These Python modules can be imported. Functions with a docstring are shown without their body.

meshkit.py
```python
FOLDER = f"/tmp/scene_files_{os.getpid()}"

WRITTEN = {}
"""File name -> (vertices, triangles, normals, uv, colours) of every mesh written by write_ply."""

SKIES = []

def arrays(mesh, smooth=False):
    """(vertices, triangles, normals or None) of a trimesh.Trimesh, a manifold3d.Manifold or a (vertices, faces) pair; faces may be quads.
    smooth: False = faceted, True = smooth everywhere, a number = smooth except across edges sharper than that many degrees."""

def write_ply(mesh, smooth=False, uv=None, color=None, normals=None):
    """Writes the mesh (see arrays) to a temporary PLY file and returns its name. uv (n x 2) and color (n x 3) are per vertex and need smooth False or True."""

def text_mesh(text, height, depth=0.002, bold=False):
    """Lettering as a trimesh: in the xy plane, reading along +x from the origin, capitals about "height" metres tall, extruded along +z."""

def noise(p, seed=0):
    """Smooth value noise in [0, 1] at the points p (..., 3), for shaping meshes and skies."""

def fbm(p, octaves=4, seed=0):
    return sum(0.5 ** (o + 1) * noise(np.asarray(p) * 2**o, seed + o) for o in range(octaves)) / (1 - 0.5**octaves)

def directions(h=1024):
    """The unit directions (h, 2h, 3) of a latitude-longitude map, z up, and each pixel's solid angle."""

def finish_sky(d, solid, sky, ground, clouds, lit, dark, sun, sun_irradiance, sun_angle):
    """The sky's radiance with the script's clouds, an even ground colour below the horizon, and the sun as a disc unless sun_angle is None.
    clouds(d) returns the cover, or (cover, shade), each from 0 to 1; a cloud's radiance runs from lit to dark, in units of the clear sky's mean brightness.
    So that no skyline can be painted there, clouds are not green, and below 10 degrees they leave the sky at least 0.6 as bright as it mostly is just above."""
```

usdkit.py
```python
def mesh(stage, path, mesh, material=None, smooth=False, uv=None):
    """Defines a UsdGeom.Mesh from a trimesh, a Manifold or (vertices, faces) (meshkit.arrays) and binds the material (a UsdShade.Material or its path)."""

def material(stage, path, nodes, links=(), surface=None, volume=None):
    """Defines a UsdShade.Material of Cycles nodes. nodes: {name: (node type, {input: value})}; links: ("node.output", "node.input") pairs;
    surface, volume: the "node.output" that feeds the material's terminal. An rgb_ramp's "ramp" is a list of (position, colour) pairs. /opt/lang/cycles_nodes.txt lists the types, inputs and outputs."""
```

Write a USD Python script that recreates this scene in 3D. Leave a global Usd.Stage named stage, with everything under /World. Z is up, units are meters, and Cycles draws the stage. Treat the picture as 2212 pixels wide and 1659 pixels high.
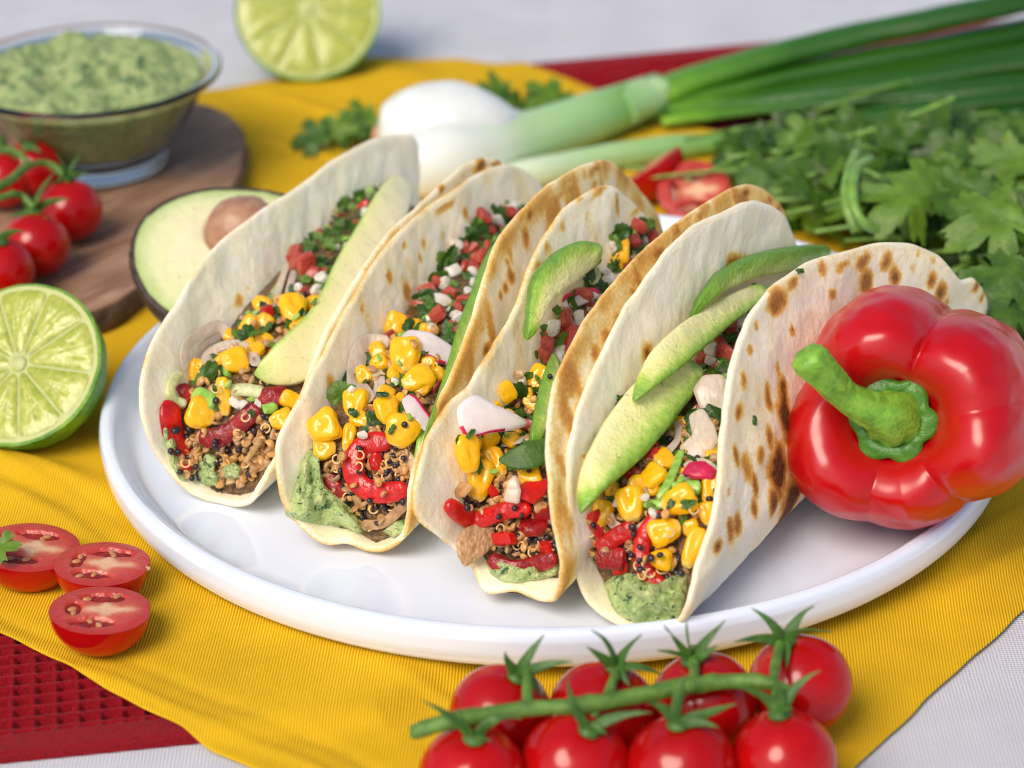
import math, random, numpy as np, trimesh, usdkit, meshkit
from pxr import Usd, UsdGeom, UsdLux, UsdShade, Gf, Sdf, Vt
from meshkit import noise, fbm
stage = Usd.Stage.CreateInMemory()
UsdGeom.SetStageUpAxis(stage, 'Z'); UsdGeom.SetStageMetersPerUnit(stage, 1.0)
UsdGeom.Xform.Define(stage, '/World')
A = np.array
# ---------------------------------------------------------------- camera, sky, sun
PITCH, ROLL, FOC = math.radians(27.355), math.radians(-1.123), 2.6
CAM = A([-0.0125, -0.7165, 0.3914])
_c, _s = math.cos(PITCH), math.sin(PITCH)
FW = A([0, _c, -_s]); _r0 = A([1., 0, 0]); _u0 = A([0, _s, _c])
RT = math.cos(ROLL) * _r0 + math.sin(ROLL) * _u0
UP = -math.sin(ROLL) * _r0 + math.cos(ROLL) * _u0
cam = UsdGeom.Camera.Define(stage, '/World/camera')
cam.AddTransformOp().Set(Gf.Matrix4d(*RT, 0, *UP, 0, *(-FW), 0, *CAM, 1))
cam.CreateHorizontalApertureAttr(36.0); cam.CreateVerticalApertureAttr(27.0); cam.CreateFocalLengthAttr(36.0 * FOC)
cam.CreateClippingRangeAttr(Gf.Vec2f(0.02, 100.0))
cam.CreateFStopAttr(10.5); cam.CreateFocusDistanceAttr(0.735)
cam.CreateExposureAttr(0.68)
SUN = A([-0.42, -0.60, 0.80]); SUN = SUN / np.linalg.norm(SUN)
sun = UsdLux.DistantLight.Define(stage, '/World/sun')
sun.CreateIntensityAttr(0.46); sun.CreateAngleAttr(32.0); sun.CreateColorAttr(Gf.Vec3f(1.0, 0.88, 0.74))
sun.GetPrim().CreateAttribute('inputs:normalize', Sdf.ValueTypeNames.Bool).Set(True)
_q = Gf.Rotation(Gf.Vec3d(0, 0, 1), Gf.Vec3d(*SUN)).GetQuat()
sun.AddOrientOp(UsdGeom.XformOp.PrecisionDouble).Set(_q)
sky_m = usdkit.material(stage, '/World/Looks/sky', {
    's': ('sky_texture', {'sky_type': 'single_scattering', 'sun_disc': False, 'sun_elevation': math.asin(SUN[2]), 'sun_rotation': math.atan2(SUN[0], SUN[1]), 'aerosol_density': 2.5, 'air_density': 1.0}),
    'b': ('background_shader', {'strength': 0.095})}, [('s.color', 'b.color')], surface='b.background')
sky = UsdLux.DomeLight.Define(stage, '/World/sky')
UsdShade.MaterialBindingAPI.Apply(sky.GetPrim()).Bind(sky_m)

# ---------------------------------------------------------------- helpers
W = 2212.0
def ray(px, py):
    x = (px - 1106.0) / W / FOC; y = (829.5 - py) / W / FOC
    return FW + x * RT + y * UP
def at(px, py, z=0.0):
    d = ray(px, py); return CAM + d * ((z - CAM[2]) / d[2])
def aty(px, py, Y):
    d = ray(px, py); return CAM + d * ((Y - CAM[1]) / d[1])
def atd(px, py, depth): return CAM + ray(px, py) * depth
def depth(p): return float((A(p) - CAM) @ FW)
def m_px(p): return depth(p) / (FOC * W)          # metres per picture unit at p
def proj(p):
    d = A(p) - CAM; k = d @ FW
    return A([1106 + d @ RT / k * FOC * W, 829.5 - d @ UP / k * FOC * W])
_used = {}
def numbered(path):
    n = _used.get(path, 0); _used[path] = n + 1
    return path if n == 0 else '%s_%03d' % (path, n)
BASE = {}
def thing(name, label, cat, base=(0, 0, 0), group=None):
    p = numbered('/World/' + name)
    x = UsdGeom.Xform.Define(stage, p); x.AddTranslateOp().Set(Gf.Vec3d(*map(float, base)))
    pr = x.GetPrim(); pr.SetCustomDataByKey('label', label); pr.SetCustomDataByKey('category', cat)
    if group: pr.SetCustomDataByKey('group', group)
    BASE[p] = A(base, float)
    return p
def part(parent, name, mesh, mat, smooth=True, prims=None, label=None, kind=None):
    """One mesh, given in world coordinates, as a child of parent (a thing, or a part of a thing)."""
    v, f, n = meshkit.arrays(mesh, False) if not smooth else meshkit.arrays(mesh, smooth)
    b = BASE.get(parent, A([0, 0, 0.])) if parent else A([0, 0, 0.])
    p = numbered((parent or '/World') + '/' + name)
    m = usdkit.mesh(stage, p, (v - b, f), M[mat])
    if n is not None:
        m.CreateNormalsAttr(Vt.Vec3fArray.FromNumpy(n.astype(np.float32))); m.SetNormalsInterpolation('vertex')
    BASE[p] = b
    for k, a in (prims or {}).items():
        if len(a) != len(v):
            from scipy.spatial import cKDTree
            v0 = meshkit.arrays(mesh, False)[0]; a = np.asarray(a)[cKDTree(v0).query(v)[1]]
        UsdGeom.PrimvarsAPI(m).CreatePrimvar(k, Sdf.ValueTypeNames.FloatArray, 'vertex').Set(Vt.FloatArray.FromNumpy(np.asarray(a, np.float32)))
    if label: m.GetPrim().SetCustomDataByKey('label', label)
    if kind: m.GetPrim().SetCustomDataByKey('kind', kind)
    return p
def sub(parent, name, mesh, mat, **k):   # a sub-part: a group Xform cannot hold a mesh, so the parent part is itself the prim
    return part(parent, name, mesh, mat, **k)
def tag(path, label=None, cat=None, group=None, kind=None):
    pr = stage.GetPrimAtPath(path)
    for k, v in (('label', label), ('category', cat), ('group', group), ('kind', kind)):
        if v: pr.SetCustomDataByKey(k, v)
def sstep(a, b, x):
    t = np.clip((np.asarray(x, float) - a) / (b - a), 0, 1); return t * t * (3 - 2 * t)
def unit(v): v = A(v, float); return v / max(np.linalg.norm(v), 1e-12)
def frame(n, hint=None):
    n = unit(n); h = A([0.3, 0.2, 0.9]) if hint is None else A(hint, float)
    t = h - n * (h @ n)
    if np.linalg.norm(t) < 1e-4: t = np.cross(n, [1, 0, 0.1])
    t = unit(t); return np.stack([t, np.cross(n, t), n], 1)      # columns: x (hint), y, z (n)
def rnd_rot(rg):
    q = rg.normal(size=4); q /= np.linalg.norm(q); return trimesh.transformations.quaternion_matrix(q)[:3, :3]
_ico = {}
def ico(k):
    if k not in _ico:
        m = trimesh.creation.icosphere(k, 1.0); _ico[k] = (A(m.vertices), A(m.faces))
    return _ico[k][0].copy(), _ico[k][1]
def superq(k, e):
    v, f = ico(k); return v / (np.abs(v) ** e).sum(1, keepdims=True) ** (1 / e), f
def resample(pts, n):
    from scipy.interpolate import CubicSpline
    pts = A(pts, float)
    if len(pts) == 2: return pts[0] + (pts[1] - pts[0]) * np.linspace(0, 1, n)[:, None]
    d = np.r_[0, np.cumsum(np.linalg.norm(np.diff(pts, axis=0), axis=1))]
    return CubicSpline(d, pts, bc_type='natural')(np.linspace(0, d[-1], n))
def sweep(path, nrm, w, t, n=16, seg=None, e=2.0, power=None):
    """A closed band along path: w half widths across, t half thicknesses along nrm; section |x|^e+|y|^e=1."""
    path = A(path, float); m = len(path)
    w = np.broadcast_to(w, (m,)).astype(float); t = np.broadcast_to(t, (m,)).astype(float)
    tg = np.gradient(path, axis=0); tg /= np.maximum(np.linalg.norm(tg, axis=1, keepdims=True), 1e-12)
    nr = np.broadcast_to(A(nrm, float), (m, 3)); nr = nr - tg * (nr * tg).sum(1, keepdims=True)
    nr = nr / np.maximum(np.linalg.norm(nr, axis=1, keepdims=True), 1e-9); sd = np.cross(tg, nr)
    a = np.linspace(0, 2 * np.pi, n, endpoint=False); ca, sa = np.cos(a), np.sin(a)
    k = (np.abs(ca) ** e + np.abs(sa) ** e) ** (-1 / e)
    V = path[:, None] + sd[:, None] * (w[:, None] * ca * k)[..., None] + nr[:, None] * (t[:, None] * sa * k)[..., None]
    V = V.reshape(-1, 3); F = []
    i = np.arange(m - 1)[:, None] * n; j = np.arange(n)[None]; j2 = (j + 1) % n
    q = np.stack([i + j, i + j2, i + n + j2, i + n + j], -1).reshape(-1, 4)
    F = np.vstack([q[:, [0, 2, 1]], q[:, [0, 3, 2]]])
    c0, c1 = len(V), len(V) + 1
    V = np.vstack([V, path[0], path[-1]])
    j = np.arange(n); j2 = (j + 1) % n; o = (m - 1) * n
    F = np.vstack([F, np.stack([j, j2, np.full(n, c0)], 1)[:, [0, 1, 2]], np.stack([o + j2, o + j, np.full(n, c1)], 1)])
    cross = np.r_[np.tile(ca * k, m), 0, 0]; along = np.r_[np.repeat(np.linspace(0, 1, m), n), 0, 1]
    mesh = trimesh.Trimesh(V, F, process=False)
    if mesh.volume < 0: mesh.invert()
    return (A(mesh.vertices), A(mesh.faces)), cross, along
def tube(path, r, n=10):
    path = A(path, float); tg = np.gradient(path, axis=0); h = A([0.13, 0.27, 0.95])
    return sweep(path, h, r, r, n)[0]
def lathe(prof, n=96, center=(0, 0, 0)):
    m = trimesh.creation.revolve(A(prof, float), sections=n); m.apply_translation(center); return m
def disc(boundary, center, rings, n=None):
    """A polar triangulation of a star-shaped outline in the plane: points and triangles; the last ring is the outline."""
    B = A(boundary, float); n = len(B); c = A(center, float)
    r = np.linspace(0, 1, rings + 1)[1:]
    V = np.vstack([c[None]] + [c + (B - c) * k for k in r])
    j = np.arange(n); j2 = (j + 1) % n
    F = [np.stack([np.zeros(n, int), 1 + j, 1 + j2], 1)]
    for i in range(rings - 1):
        a, b = 1 + i * n, 1 + (i + 1) * n
        F += [np.stack([a + j, b + j, b + j2], 1), np.stack([a + j, b + j2, a + j2], 1)]
    return V, np.vstack(F)
def vnormals(v, f):
    fn = np.cross(v[f[:, 1]] - v[f[:, 0]], v[f[:, 2]] - v[f[:, 0]]); n = np.zeros_like(v)
    for k in range(3): np.add.at(n, f[:, k], fn)
    return n / np.maximum(np.linalg.norm(n, axis=1, keepdims=True), 1e-20)
def join(*ms):
    V, F, o = [], [], 0
    for v, f in ms: V.append(v); F.append(f + o); o += len(v)
    return np.vstack(V), np.vstack(F)
def hit_mesh(o, d, v, f):
    a, b, c = v[f[:, 0]], v[f[:, 1]], v[f[:, 2]]
    e1, e2 = b - a, c - a; p = np.cross(d, e2); det = (e1 * p).sum(1); det = np.where(np.abs(det) < 1e-16, 1e-16, det)
    s = o - a; u = (s * p).sum(1) / det; q = np.cross(s, e1); w = (d * q).sum(1) / det; t = (e2 * q).sum(1) / det
    ok = (u > -1e-6) & (w > -1e-6) & (u + w < 1 + 1e-6) & (t > 1e-6)
    if not ok.any(): return None
    k = np.where(ok)[0][np.argmin(t[ok])]
    n = unit(np.cross(e1[k], e2[k]))
    return o + d * t[k], (n if n @ d < 0 else -n)
def inside(poly, p):
    x, y = p; r = False
    for (x1, y1), (x2, y2) in zip(poly, list(poly[1:]) + [poly[0]]):
        if (y1 > y) != (y2 > y) and x < (x2 - x1) * (y - y1) / (y2 - y1) + x1: r = not r
    return r

# ---------------------------------------------------------------- materials
M = {}
def mat(name, nodes, links=(), surface='p.BSDF', volume=None):
    M[name] = usdkit.material(stage, '/World/Looks/' + name, nodes, links, surface=surface, volume=volume)
G = ('geometry', {})
def plain(name, col, rough=0.4, var=0.12, scale=250., sss=0.0, rad=(1, .4, .2), sc=.003, bump=0.0, bscale=None, spec=.5, coat=0.0, col2=None, detail=3, **extra):
    """A principled surface whose colour wanders a little with noise and whose relief is a fine bump."""
    c = A(col, float); d = A(col2, float) if col2 is not None else c * (1 - var * 2)
    nodes = {'g': G, 'n': ('noise_texture', {'scale': scale, 'detail': detail, 'roughness': .6}),
             'r': ('rgb_ramp', {'ramp': [(0.3, tuple(d)), (0.7, tuple(np.minimum(c * (1 + var), 1)))]}),
             'p': ('principled_bsdf', {'roughness': rough, 'specular_ior_level': spec, 'subsurface_weight': sss, 'subsurface_radius': rad, 'subsurface_scale': sc, 'coat_weight': coat, **extra})}
    links = [('g.position', 'n.vector'), ('n.fac', 'r.fac'), ('r.color', 'p.base_color')]
    if bump:
        nodes |= {'bn': ('noise_texture', {'scale': bscale or scale * 3, 'detail': 4}), 'b': ('bump', {'strength': 1.0, 'distance': bump})}
        links += [('g.position', 'bn.vector'), ('bn.fac', 'b.height'), ('b.normal', 'p.normal')]
    mat(name, nodes, links)
def masked(name, stops, attr='mask', rough=.4, spec=.5, sss=0., rad=(1, .4, .2), sc=.003, nscale=300., namp=.25, bump=0., bscale=900., coat=0., specks=None, **extra):
    """A colour ramp along a mesh attribute, broken up by noise."""
    nodes = {'g': G, 'a': ('attribute', {'attribute': attr}), 'n': ('noise_texture', {'scale': nscale, 'detail': 4, 'roughness': .6}),
             'm': ('math', {'math_type': 'multiply_add', 'value2': namp, 'value3': -namp / 2}), 's': ('math', {'math_type': 'add'}),
             'r': ('rgb_ramp', {'ramp': stops}),
             'p': ('principled_bsdf', {'roughness': rough, 'specular_ior_level': spec, 'subsurface_weight': sss, 'subsurface_radius': rad, 'subsurface_scale': sc, 'coat_weight': coat, **extra})}
    links = [('g.position', 'n.vector'), ('n.fac', 'm.value1'), ('a.fac', 's.value1'), ('m.value', 's.value2'), ('s.value', 'r.fac')]
    if specks:
        nodes |= {'sm': ('mapping', {'scale': (1, 1.8, 1), 'rotation': (.5, .2, .8)}), 'sn': ('noise_texture', {'scale': 380., 'detail': 4, 'distortion': 1.2}), 'sr': ('rgb_ramp', {'ramp': [(.64, (0, 0, 0)), (.72, (.75, .75, .75))]}), 'sb': ('rgb_to_bw', {}), 'sx': ('mix_color', {'b': specks})}
        links += [('g.position', 'sm.vector'), ('sm.vector', 'sn.vector'), ('sn.fac', 'sr.fac'), ('sr.color', 'sb.color'), ('sb.val', 'sx.fac'), ('r.color', 'sx.a'), ('sx.result', 'p.base_color')]
    else: links += [('r.color', 'p.base_color')]
    if bump:
        nodes |= {'bn': ('noise_texture', {'scale': bscale, 'detail': 4}), 'b': ('bump', {'strength': 1.0, 'distance': bump})}
        links += [('g.position', 'bn.vector'), ('bn.fac', 'b.height'), ('b.normal', 'p.normal')]
    mat(name, nodes, links)
def leafy(name, col, col2, rough=.35, trans=.35, scale=220., bump=.0004):
    c2 = tuple(np.minimum(A(col) * A([1.5, 1.4, .7]), 1))
    mat(name, {'g': G, 'n': ('noise_texture', {'scale': scale, 'detail': 3}), 'r': ('rgb_ramp', {'ramp': [(.3, col2), (.7, col)]}),
               'bn': ('noise_texture', {'scale': 700., 'detail': 3}), 'b': ('bump', {'strength': 1.0, 'distance': bump}),
               'p': ('principled_bsdf', {'roughness': rough}), 't': ('translucent_bsdf', {'color': c2}), 'x': ('mix_closure', {'fac': trans})},
        [('g.position', 'n.vector'), ('n.fac', 'r.fac'), ('r.color', 'p.base_color'), ('g.position', 'bn.vector'), ('bn.fac', 'b.height'), ('b.normal', 'p.normal'),
         ('p.BSDF', 'x.closure1'), ('t.BSDF', 'x.closure2')], surface='x.closure')

# cloths and table
mat('table_cloth', {'g': G, 'w': ('wave_texture', {'bands_direction': 'x', 'scale': 330.}), 'w2': ('wave_texture', {'bands_direction': 'y', 'scale': 330.}), 'h': ('math', {'math_type': 'multiply'}),
    'n': ('noise_texture', {'scale': 40.}), 'r': ('rgb_ramp', {'ramp': [(.3, (.52, .53, .57)), (.7, (.58, .59, .63))]}), 'b': ('bump', {'strength': .6, 'distance': .0006}),
    'p': ('principled_bsdf', {'roughness': .85, 'specular_ior_level': .2})},
    [('g.position', 'w.vector'), ('g.position', 'w2.vector'), ('w.fac', 'h.value1'), ('w2.fac', 'h.value2'), ('h.value', 'b.height'), ('b.normal', 'p.normal'), ('g.position', 'n.vector'), ('n.fac', 'r.fac'), ('r.color', 'p.base_color')])
mat('yellow_rib', {'g': G, 'vr': ('vector_rotate', {'rotate_type': 'z_axis', 'angle': 0.06}),
    'w': ('wave_texture', {'bands_direction': 'x', 'profile': 'sine', 'scale': 390., 'distortion': .9, 'detail': 2., 'detail_scale': .06}),
    'n': ('noise_texture', {'scale': 60., 'detail': 4}), 'r': ('rgb_ramp', {'ramp': [(0., (.55, .30, .005)), (.4, (.74, .44, .011)), (1., (.82, .52, .024))]}),
    'r2': ('rgb_ramp', {'ramp': [(.3, (.86, .86, .86)), (.7, (1, 1, 1))]}), 'mx': ('mix_color', {'blend_type': 'multiply', 'fac': 1.0}),
    'b': ('bump', {'strength': .6, 'distance': .0004}), 'p': ('principled_bsdf', {'roughness': .85, 'specular_ior_level': .1})},
    [('g.position', 'vr.vector'), ('vr.vector', 'w.vector'), ('w.fac', 'r.fac'), ('g.position', 'n.vector'), ('n.fac', 'r2.fac'), ('r.color', 'mx.a'), ('r2.color', 'mx.b'), ('mx.result', 'p.base_color'), ('w.fac', 'b.height'), ('b.normal', 'p.normal')])
plain('red_waffle', (.25, .001, .008), .9, .12, 900., bump=.0006, bscale=1500., spec=.2, sheen_weight=.05)
# plate, glass, wood
plain('porcelain', (.71, .78, .91), .11, .01, 20., spec=.5, coat=.3)
mat('glass', {'p': ('principled_bsdf', {'base_color': (.97, .99, .98), 'roughness': .01, 'ior': 1.45, 'transmission_weight': 1.0})})
mat('wood', {'g': G, 'vr': ('vector_rotate', {'rotate_type': 'z_axis', 'angle': -.9}), 'mp': ('mapping', {'scale': (18, 160, 60)}), 'n': ('noise_texture', {'scale': 1.6, 'detail': 6, 'roughness': .65, 'distortion': .6}),
    'n2': ('noise_texture', {'scale': 28., 'detail': 3}), 'r': ('rgb_ramp', {'ramp': [(.25, (.13, .062, .034)), (.5, (.32, .18, .105)), (.75, (.50, .32, .21))]}),
    'r2': ('rgb_ramp', {'ramp': [(.3, (.6, .57, .55)), (.7, (1, 1, 1))]}), 'mx': ('mix_color', {'blend_type': 'multiply', 'fac': 1.0}),
    'b': ('bump', {'strength': .8, 'distance': .0008}), 'p': ('principled_bsdf', {'roughness': .65})},
    [('g.position', 'vr.vector'), ('vr.vector', 'mp.vector'), ('mp.vector', 'n.vector'), ('g.position', 'n2.vector'), ('n.fac', 'r.fac'), ('n2.fac', 'r2.fac'), ('r.color', 'mx.a'), ('r2.color', 'mx.b'), ('mx.result', 'p.base_color'), ('n.fac', 'b.height'), ('b.normal', 'p.normal')])
mat('bark', {'g': G, 'n': ('noise_texture', {'scale': 160., 'detail': 5}), 'r': ('rgb_ramp', {'ramp': [(.3, (.045, .024, .014)), (.7, (.15, .085, .045))]}), 'b': ('bump', {'strength': 1., 'distance': .002}), 'p': ('principled_bsdf', {'roughness': .8})},
    [('g.position', 'n.vector'), ('n.fac', 'r.fac'), ('r.color', 'p.base_color'), ('n.fac', 'b.height'), ('b.normal', 'p.normal')])
# tortilla: cream dough, toasted where the attribute says so
mat('tortilla', {'g': G, 'a': ('attribute', {'attribute': 'char'}), 'n': ('noise_texture', {'scale': 900., 'detail': 5, 'roughness': .7}), 'm': ('math', {'math_type': 'multiply_add', 'value2': .55, 'value3': -.28}), 's': ('math', {'math_type': 'add'}),
    'r': ('rgb_ramp', {'ramp': [(.0, (.94, .86, .65)), (.15, (.92, .78, .49)), (.28, (.86, .57, .21)), (.46, (.70, .34, .07)), (.74, (.43, .15, .025)), (1., (.07, .022, .008))]}),
    'n2': ('noise_texture', {'scale': 90., 'detail': 4}), 'r2': ('rgb_ramp', {'ramp': [(.3, (.98, .94, .86)), (.65, (1, 1, 1))]}), 'mx': ('mix_color', {'blend_type': 'multiply', 'fac': 1.0}),
    'bn': ('noise_texture', {'scale': 420., 'detail': 5, 'roughness': .55}), 'b': ('bump', {'strength': .8, 'distance': .0004}),
    'p': ('principled_bsdf', {'roughness': .62, 'specular_ior_level': .3, 'subsurface_weight': .25, 'subsurface_radius': (1, .7, .4), 'subsurface_scale': .0025})},
    [('g.position', 'n.vector'), ('n.fac', 'm.value1'), ('a.fac', 's.value1'), ('m.value', 's.value2'), ('s.value', 'r.fac'), ('g.position', 'n2.vector'), ('n2.fac', 'r2.fac'), ('r.color', 'mx.a'), ('r2.color', 'mx.b'), ('mx.result', 'p.base_color'),
     ('g.position', 'bn.vector'), ('bn.fac', 'b.height'), ('b.normal', 'p.normal')])
# vegetables
plain('tomato_skin', (.38, .0025, .003), .15, .1, 60., sss=.15, rad=(1, .08, .04), sc=.004, spec=.38)
masked('tomato_flesh', [(0., (.46, .022, .014)), (.25, (.50, .05, .035)), (.55, (.55, .10, .06)), (.8, (.66, .24, .13)), (1., (.74, .42, .24))], rough=.24, sss=.3, rad=(1, .25, .15), sc=.003, nscale=420., namp=.3, bump=.0003)
plain('tomato_core', (.74, .36, .20), .25, .15, 300., sss=.3, rad=(1, .4, .2), bump=.0002)
plain('tomato_gel', (.30, .016, .010), .12, .2, 300., sss=.3, rad=(1, .2, .1), bump=.0003)
plain('tomato_seed', (.56, .22, .08), .25, .1, 300., sss=.2)
plain('pepper_skin', (.43, .002, .004), .25, .06, 40., sss=.1, rad=(1, .06, .04), sc=.004, spec=.5)
plain('pepper_stem', (.17, .34, .03), .45, .3, 260., bump=.0004, bscale=700., col2=(.08, .22, .014), detail=5)
plain('pepper_calyx', (.05, .16, .009), .4, .3, 240., bump=.0006, bscale=400., col2=(.04, .15, .01))
plain('pepper_strip', (.58, .010, .006), .14, .15, 200., sss=.2, rad=(1, .12, .06), sc=.003, bump=.0004, col2=(.34, .005, .004))
plain('pepper_roast', (.30, .008, .009), .15, .3, 300., sss=.15, rad=(1, .15, .08), bump=.0004)
plain('vine_stem', (.10, .20, .025), .5, .2, 300., bump=.0003, bscale=1500., col2=(.055, .13, .014))
plain('vine_sepal', (.05, .13, .014), .5, .2, 300., bump=.0002, col2=(.028, .08, .01))
masked('corn', [(0., (.80, .56, .24)), (.22, (.88, .50, .07)), (.45, (.92, .40, .006)), (1., (.94, .42, .005))], rough=.15, sss=.35, rad=(1, .55, .12), sc=.003, nscale=260., namp=.2, bump=.0002, bscale=500.)
masked('avocado', [(0., (.14, .32, .02)), (.12, (.36, .53, .09)), (.27, (.68, .68, .26)), (.6, (.82, .75, .40)), (1., (.84, .77, .46))], rough=.34, sss=.3, rad=(.8, 1, .3), sc=.003, nscale=160., namp=.22, bump=.0004, bscale=350., specks=(.30, .24, .09))
masked('avocado_outside', [(0., (.09, .22, .02)), (.28, (.19, .37, .04)), (.5, (.35, .53, .08)), (.68, (.62, .67, .21)), (1., (.80, .76, .36))], rough=.36, sss=.25, rad=(.8, 1, .3), sc=.002, nscale=420., namp=.5, bump=.0005, bscale=800., specks=(.22, .19, .07))
masked('avocado_green', [(0., (.07, .19, .015)), (.35, (.15, .33, .03)), (.7, (.28, .48, .06)), (1., (.52, .62, .16))], rough=.36, sss=.15, rad=(.8, 1, .3), sc=.002, nscale=420., namp=.4, bump=.0005, bscale=800., specks=(.22, .19, .07))
masked('avocado_pale', [(0., (.28, .40, .10)), (.12, (.46, .57, .22)), (.4, (.66, .68, .36)), (1., (.74, .70, .44))], rough=.36, sss=.2, rad=(.8, 1, .4), sc=.003, nscale=160., namp=.2, bump=.0004, bscale=350., specks=(.40, .34, .16))
plain('avocado_rind', (.055, .035, .03), .5, .4, 500., bump=.0012, bscale=420., col2=(.016, .014, .008))
plain('avocado_pit', (.23, .085, .05), .42, .3, 120., bump=.0004, bscale=300., col2=(.42, .26, .15))
plain('lime_rind', (.15, .30, .014), .32, .25, 120., bump=.0007, bscale=900., col2=(.06, .20, .008), spec=.5)
plain('lime_pith', (.50, .56, .18), .5, .05, 300., sss=.3, rad=(.8, 1, .4))
mat('lime_pulp', {'g': G, 'tc': ('attribute', {'attribute': 'mask'}), 'w': ('noise_texture', {'scale': 420., 'detail': 3, 'distortion': .8}),
    'r': ('rgb_ramp', {'ramp': [(.3, (.27, .33, .035)), (.5, (.36, .41, .055)), (.7, (.46, .50, .10))]}), 'b': ('bump', {'strength': .6, 'distance': .0003}),
    'p': ('principled_bsdf', {'roughness': .25, 'subsurface_weight': .3, 'subsurface_radius': (.8, 1, .3), 'subsurface_scale': .003})},
    [('g.position', 'w.vector'), ('w.fac', 'r.fac'), ('r.color', 'p.base_color'), ('w.fac', 'b.height'), ('b.normal', 'p.normal')])
def dip(name, kk): mat(name, {'g': G, 'n': ('noise_texture', {'scale': 190., 'detail': 4, 'roughness': .6}), 'r': ('rgb_ramp', {'ramp': [(.3, tuple(A([.27, .42, .14]) * kk)), (.5, tuple(A([.43, .56, .20]) * kk)), (.7, tuple(A([.62, .69, .30]) * kk))]}),
    'mp': ('mapping', {'scale': (1, 1.5, 1), 'rotation': (.4, .3, .6)}), 'f': ('noise_texture', {'scale': 330., 'detail': 4, 'roughness': .55, 'distortion': .9}), 'fr': ('rgb_ramp', {'ramp': [(.575, (0, 0, 0)), (.64, (1, 1, 1))]}),
    'f2': ('noise_texture', {'scale': 900., 'detail': 2}), 'fr2': ('rgb_ramp', {'ramp': [(.64, (0, 0, 0)), (.69, (1, 1, 1))]}), 'mf': ('mix_color', {'blend_type': 'lighten', 'fac': 1.0}), 'bw': ('rgb_to_bw', {}),
    'mx': ('mix_color', {'b': (.030, .095, .045)}), 'bn': ('noise_texture', {'scale': 300., 'detail': 5, 'roughness': .6}), 'b': ('bump', {'strength': 1., 'distance': .0022}),
    'p': ('principled_bsdf', {'roughness': .3, 'subsurface_weight': .2, 'subsurface_radius': (.7, 1, .4), 'subsurface_scale': .002})},
    [('g.position', 'n.vector'), ('n.fac', 'r.fac'), ('g.position', 'mp.vector'), ('mp.vector', 'f.vector'), ('f.fac', 'fr.fac'), ('g.position', 'f2.vector'), ('f2.fac', 'fr2.fac'), ('fr.color', 'mf.a'), ('fr2.color', 'mf.b'), ('mf.result', 'bw.color'), ('bw.val', 'mx.fac'), ('r.color', 'mx.a'), ('mx.result', 'p.base_color'),
     ('g.position', 'bn.vector'), ('bn.fac', 'b.height'), ('b.normal', 'p.normal')])
dip('guacamole', .92); dip('bowl_dip', .66)
plain('onion', (.82, .74, .58), .25, .1, 200., sss=.5, rad=(1, .9, .7), sc=.003, bump=.0002)
plain('onion_fried', (.50, .27, .11), .25, .3, 300., sss=.4, rad=(1, .6, .3), sc=.003, bump=.0003, col2=(.34, .15, .05))
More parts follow.
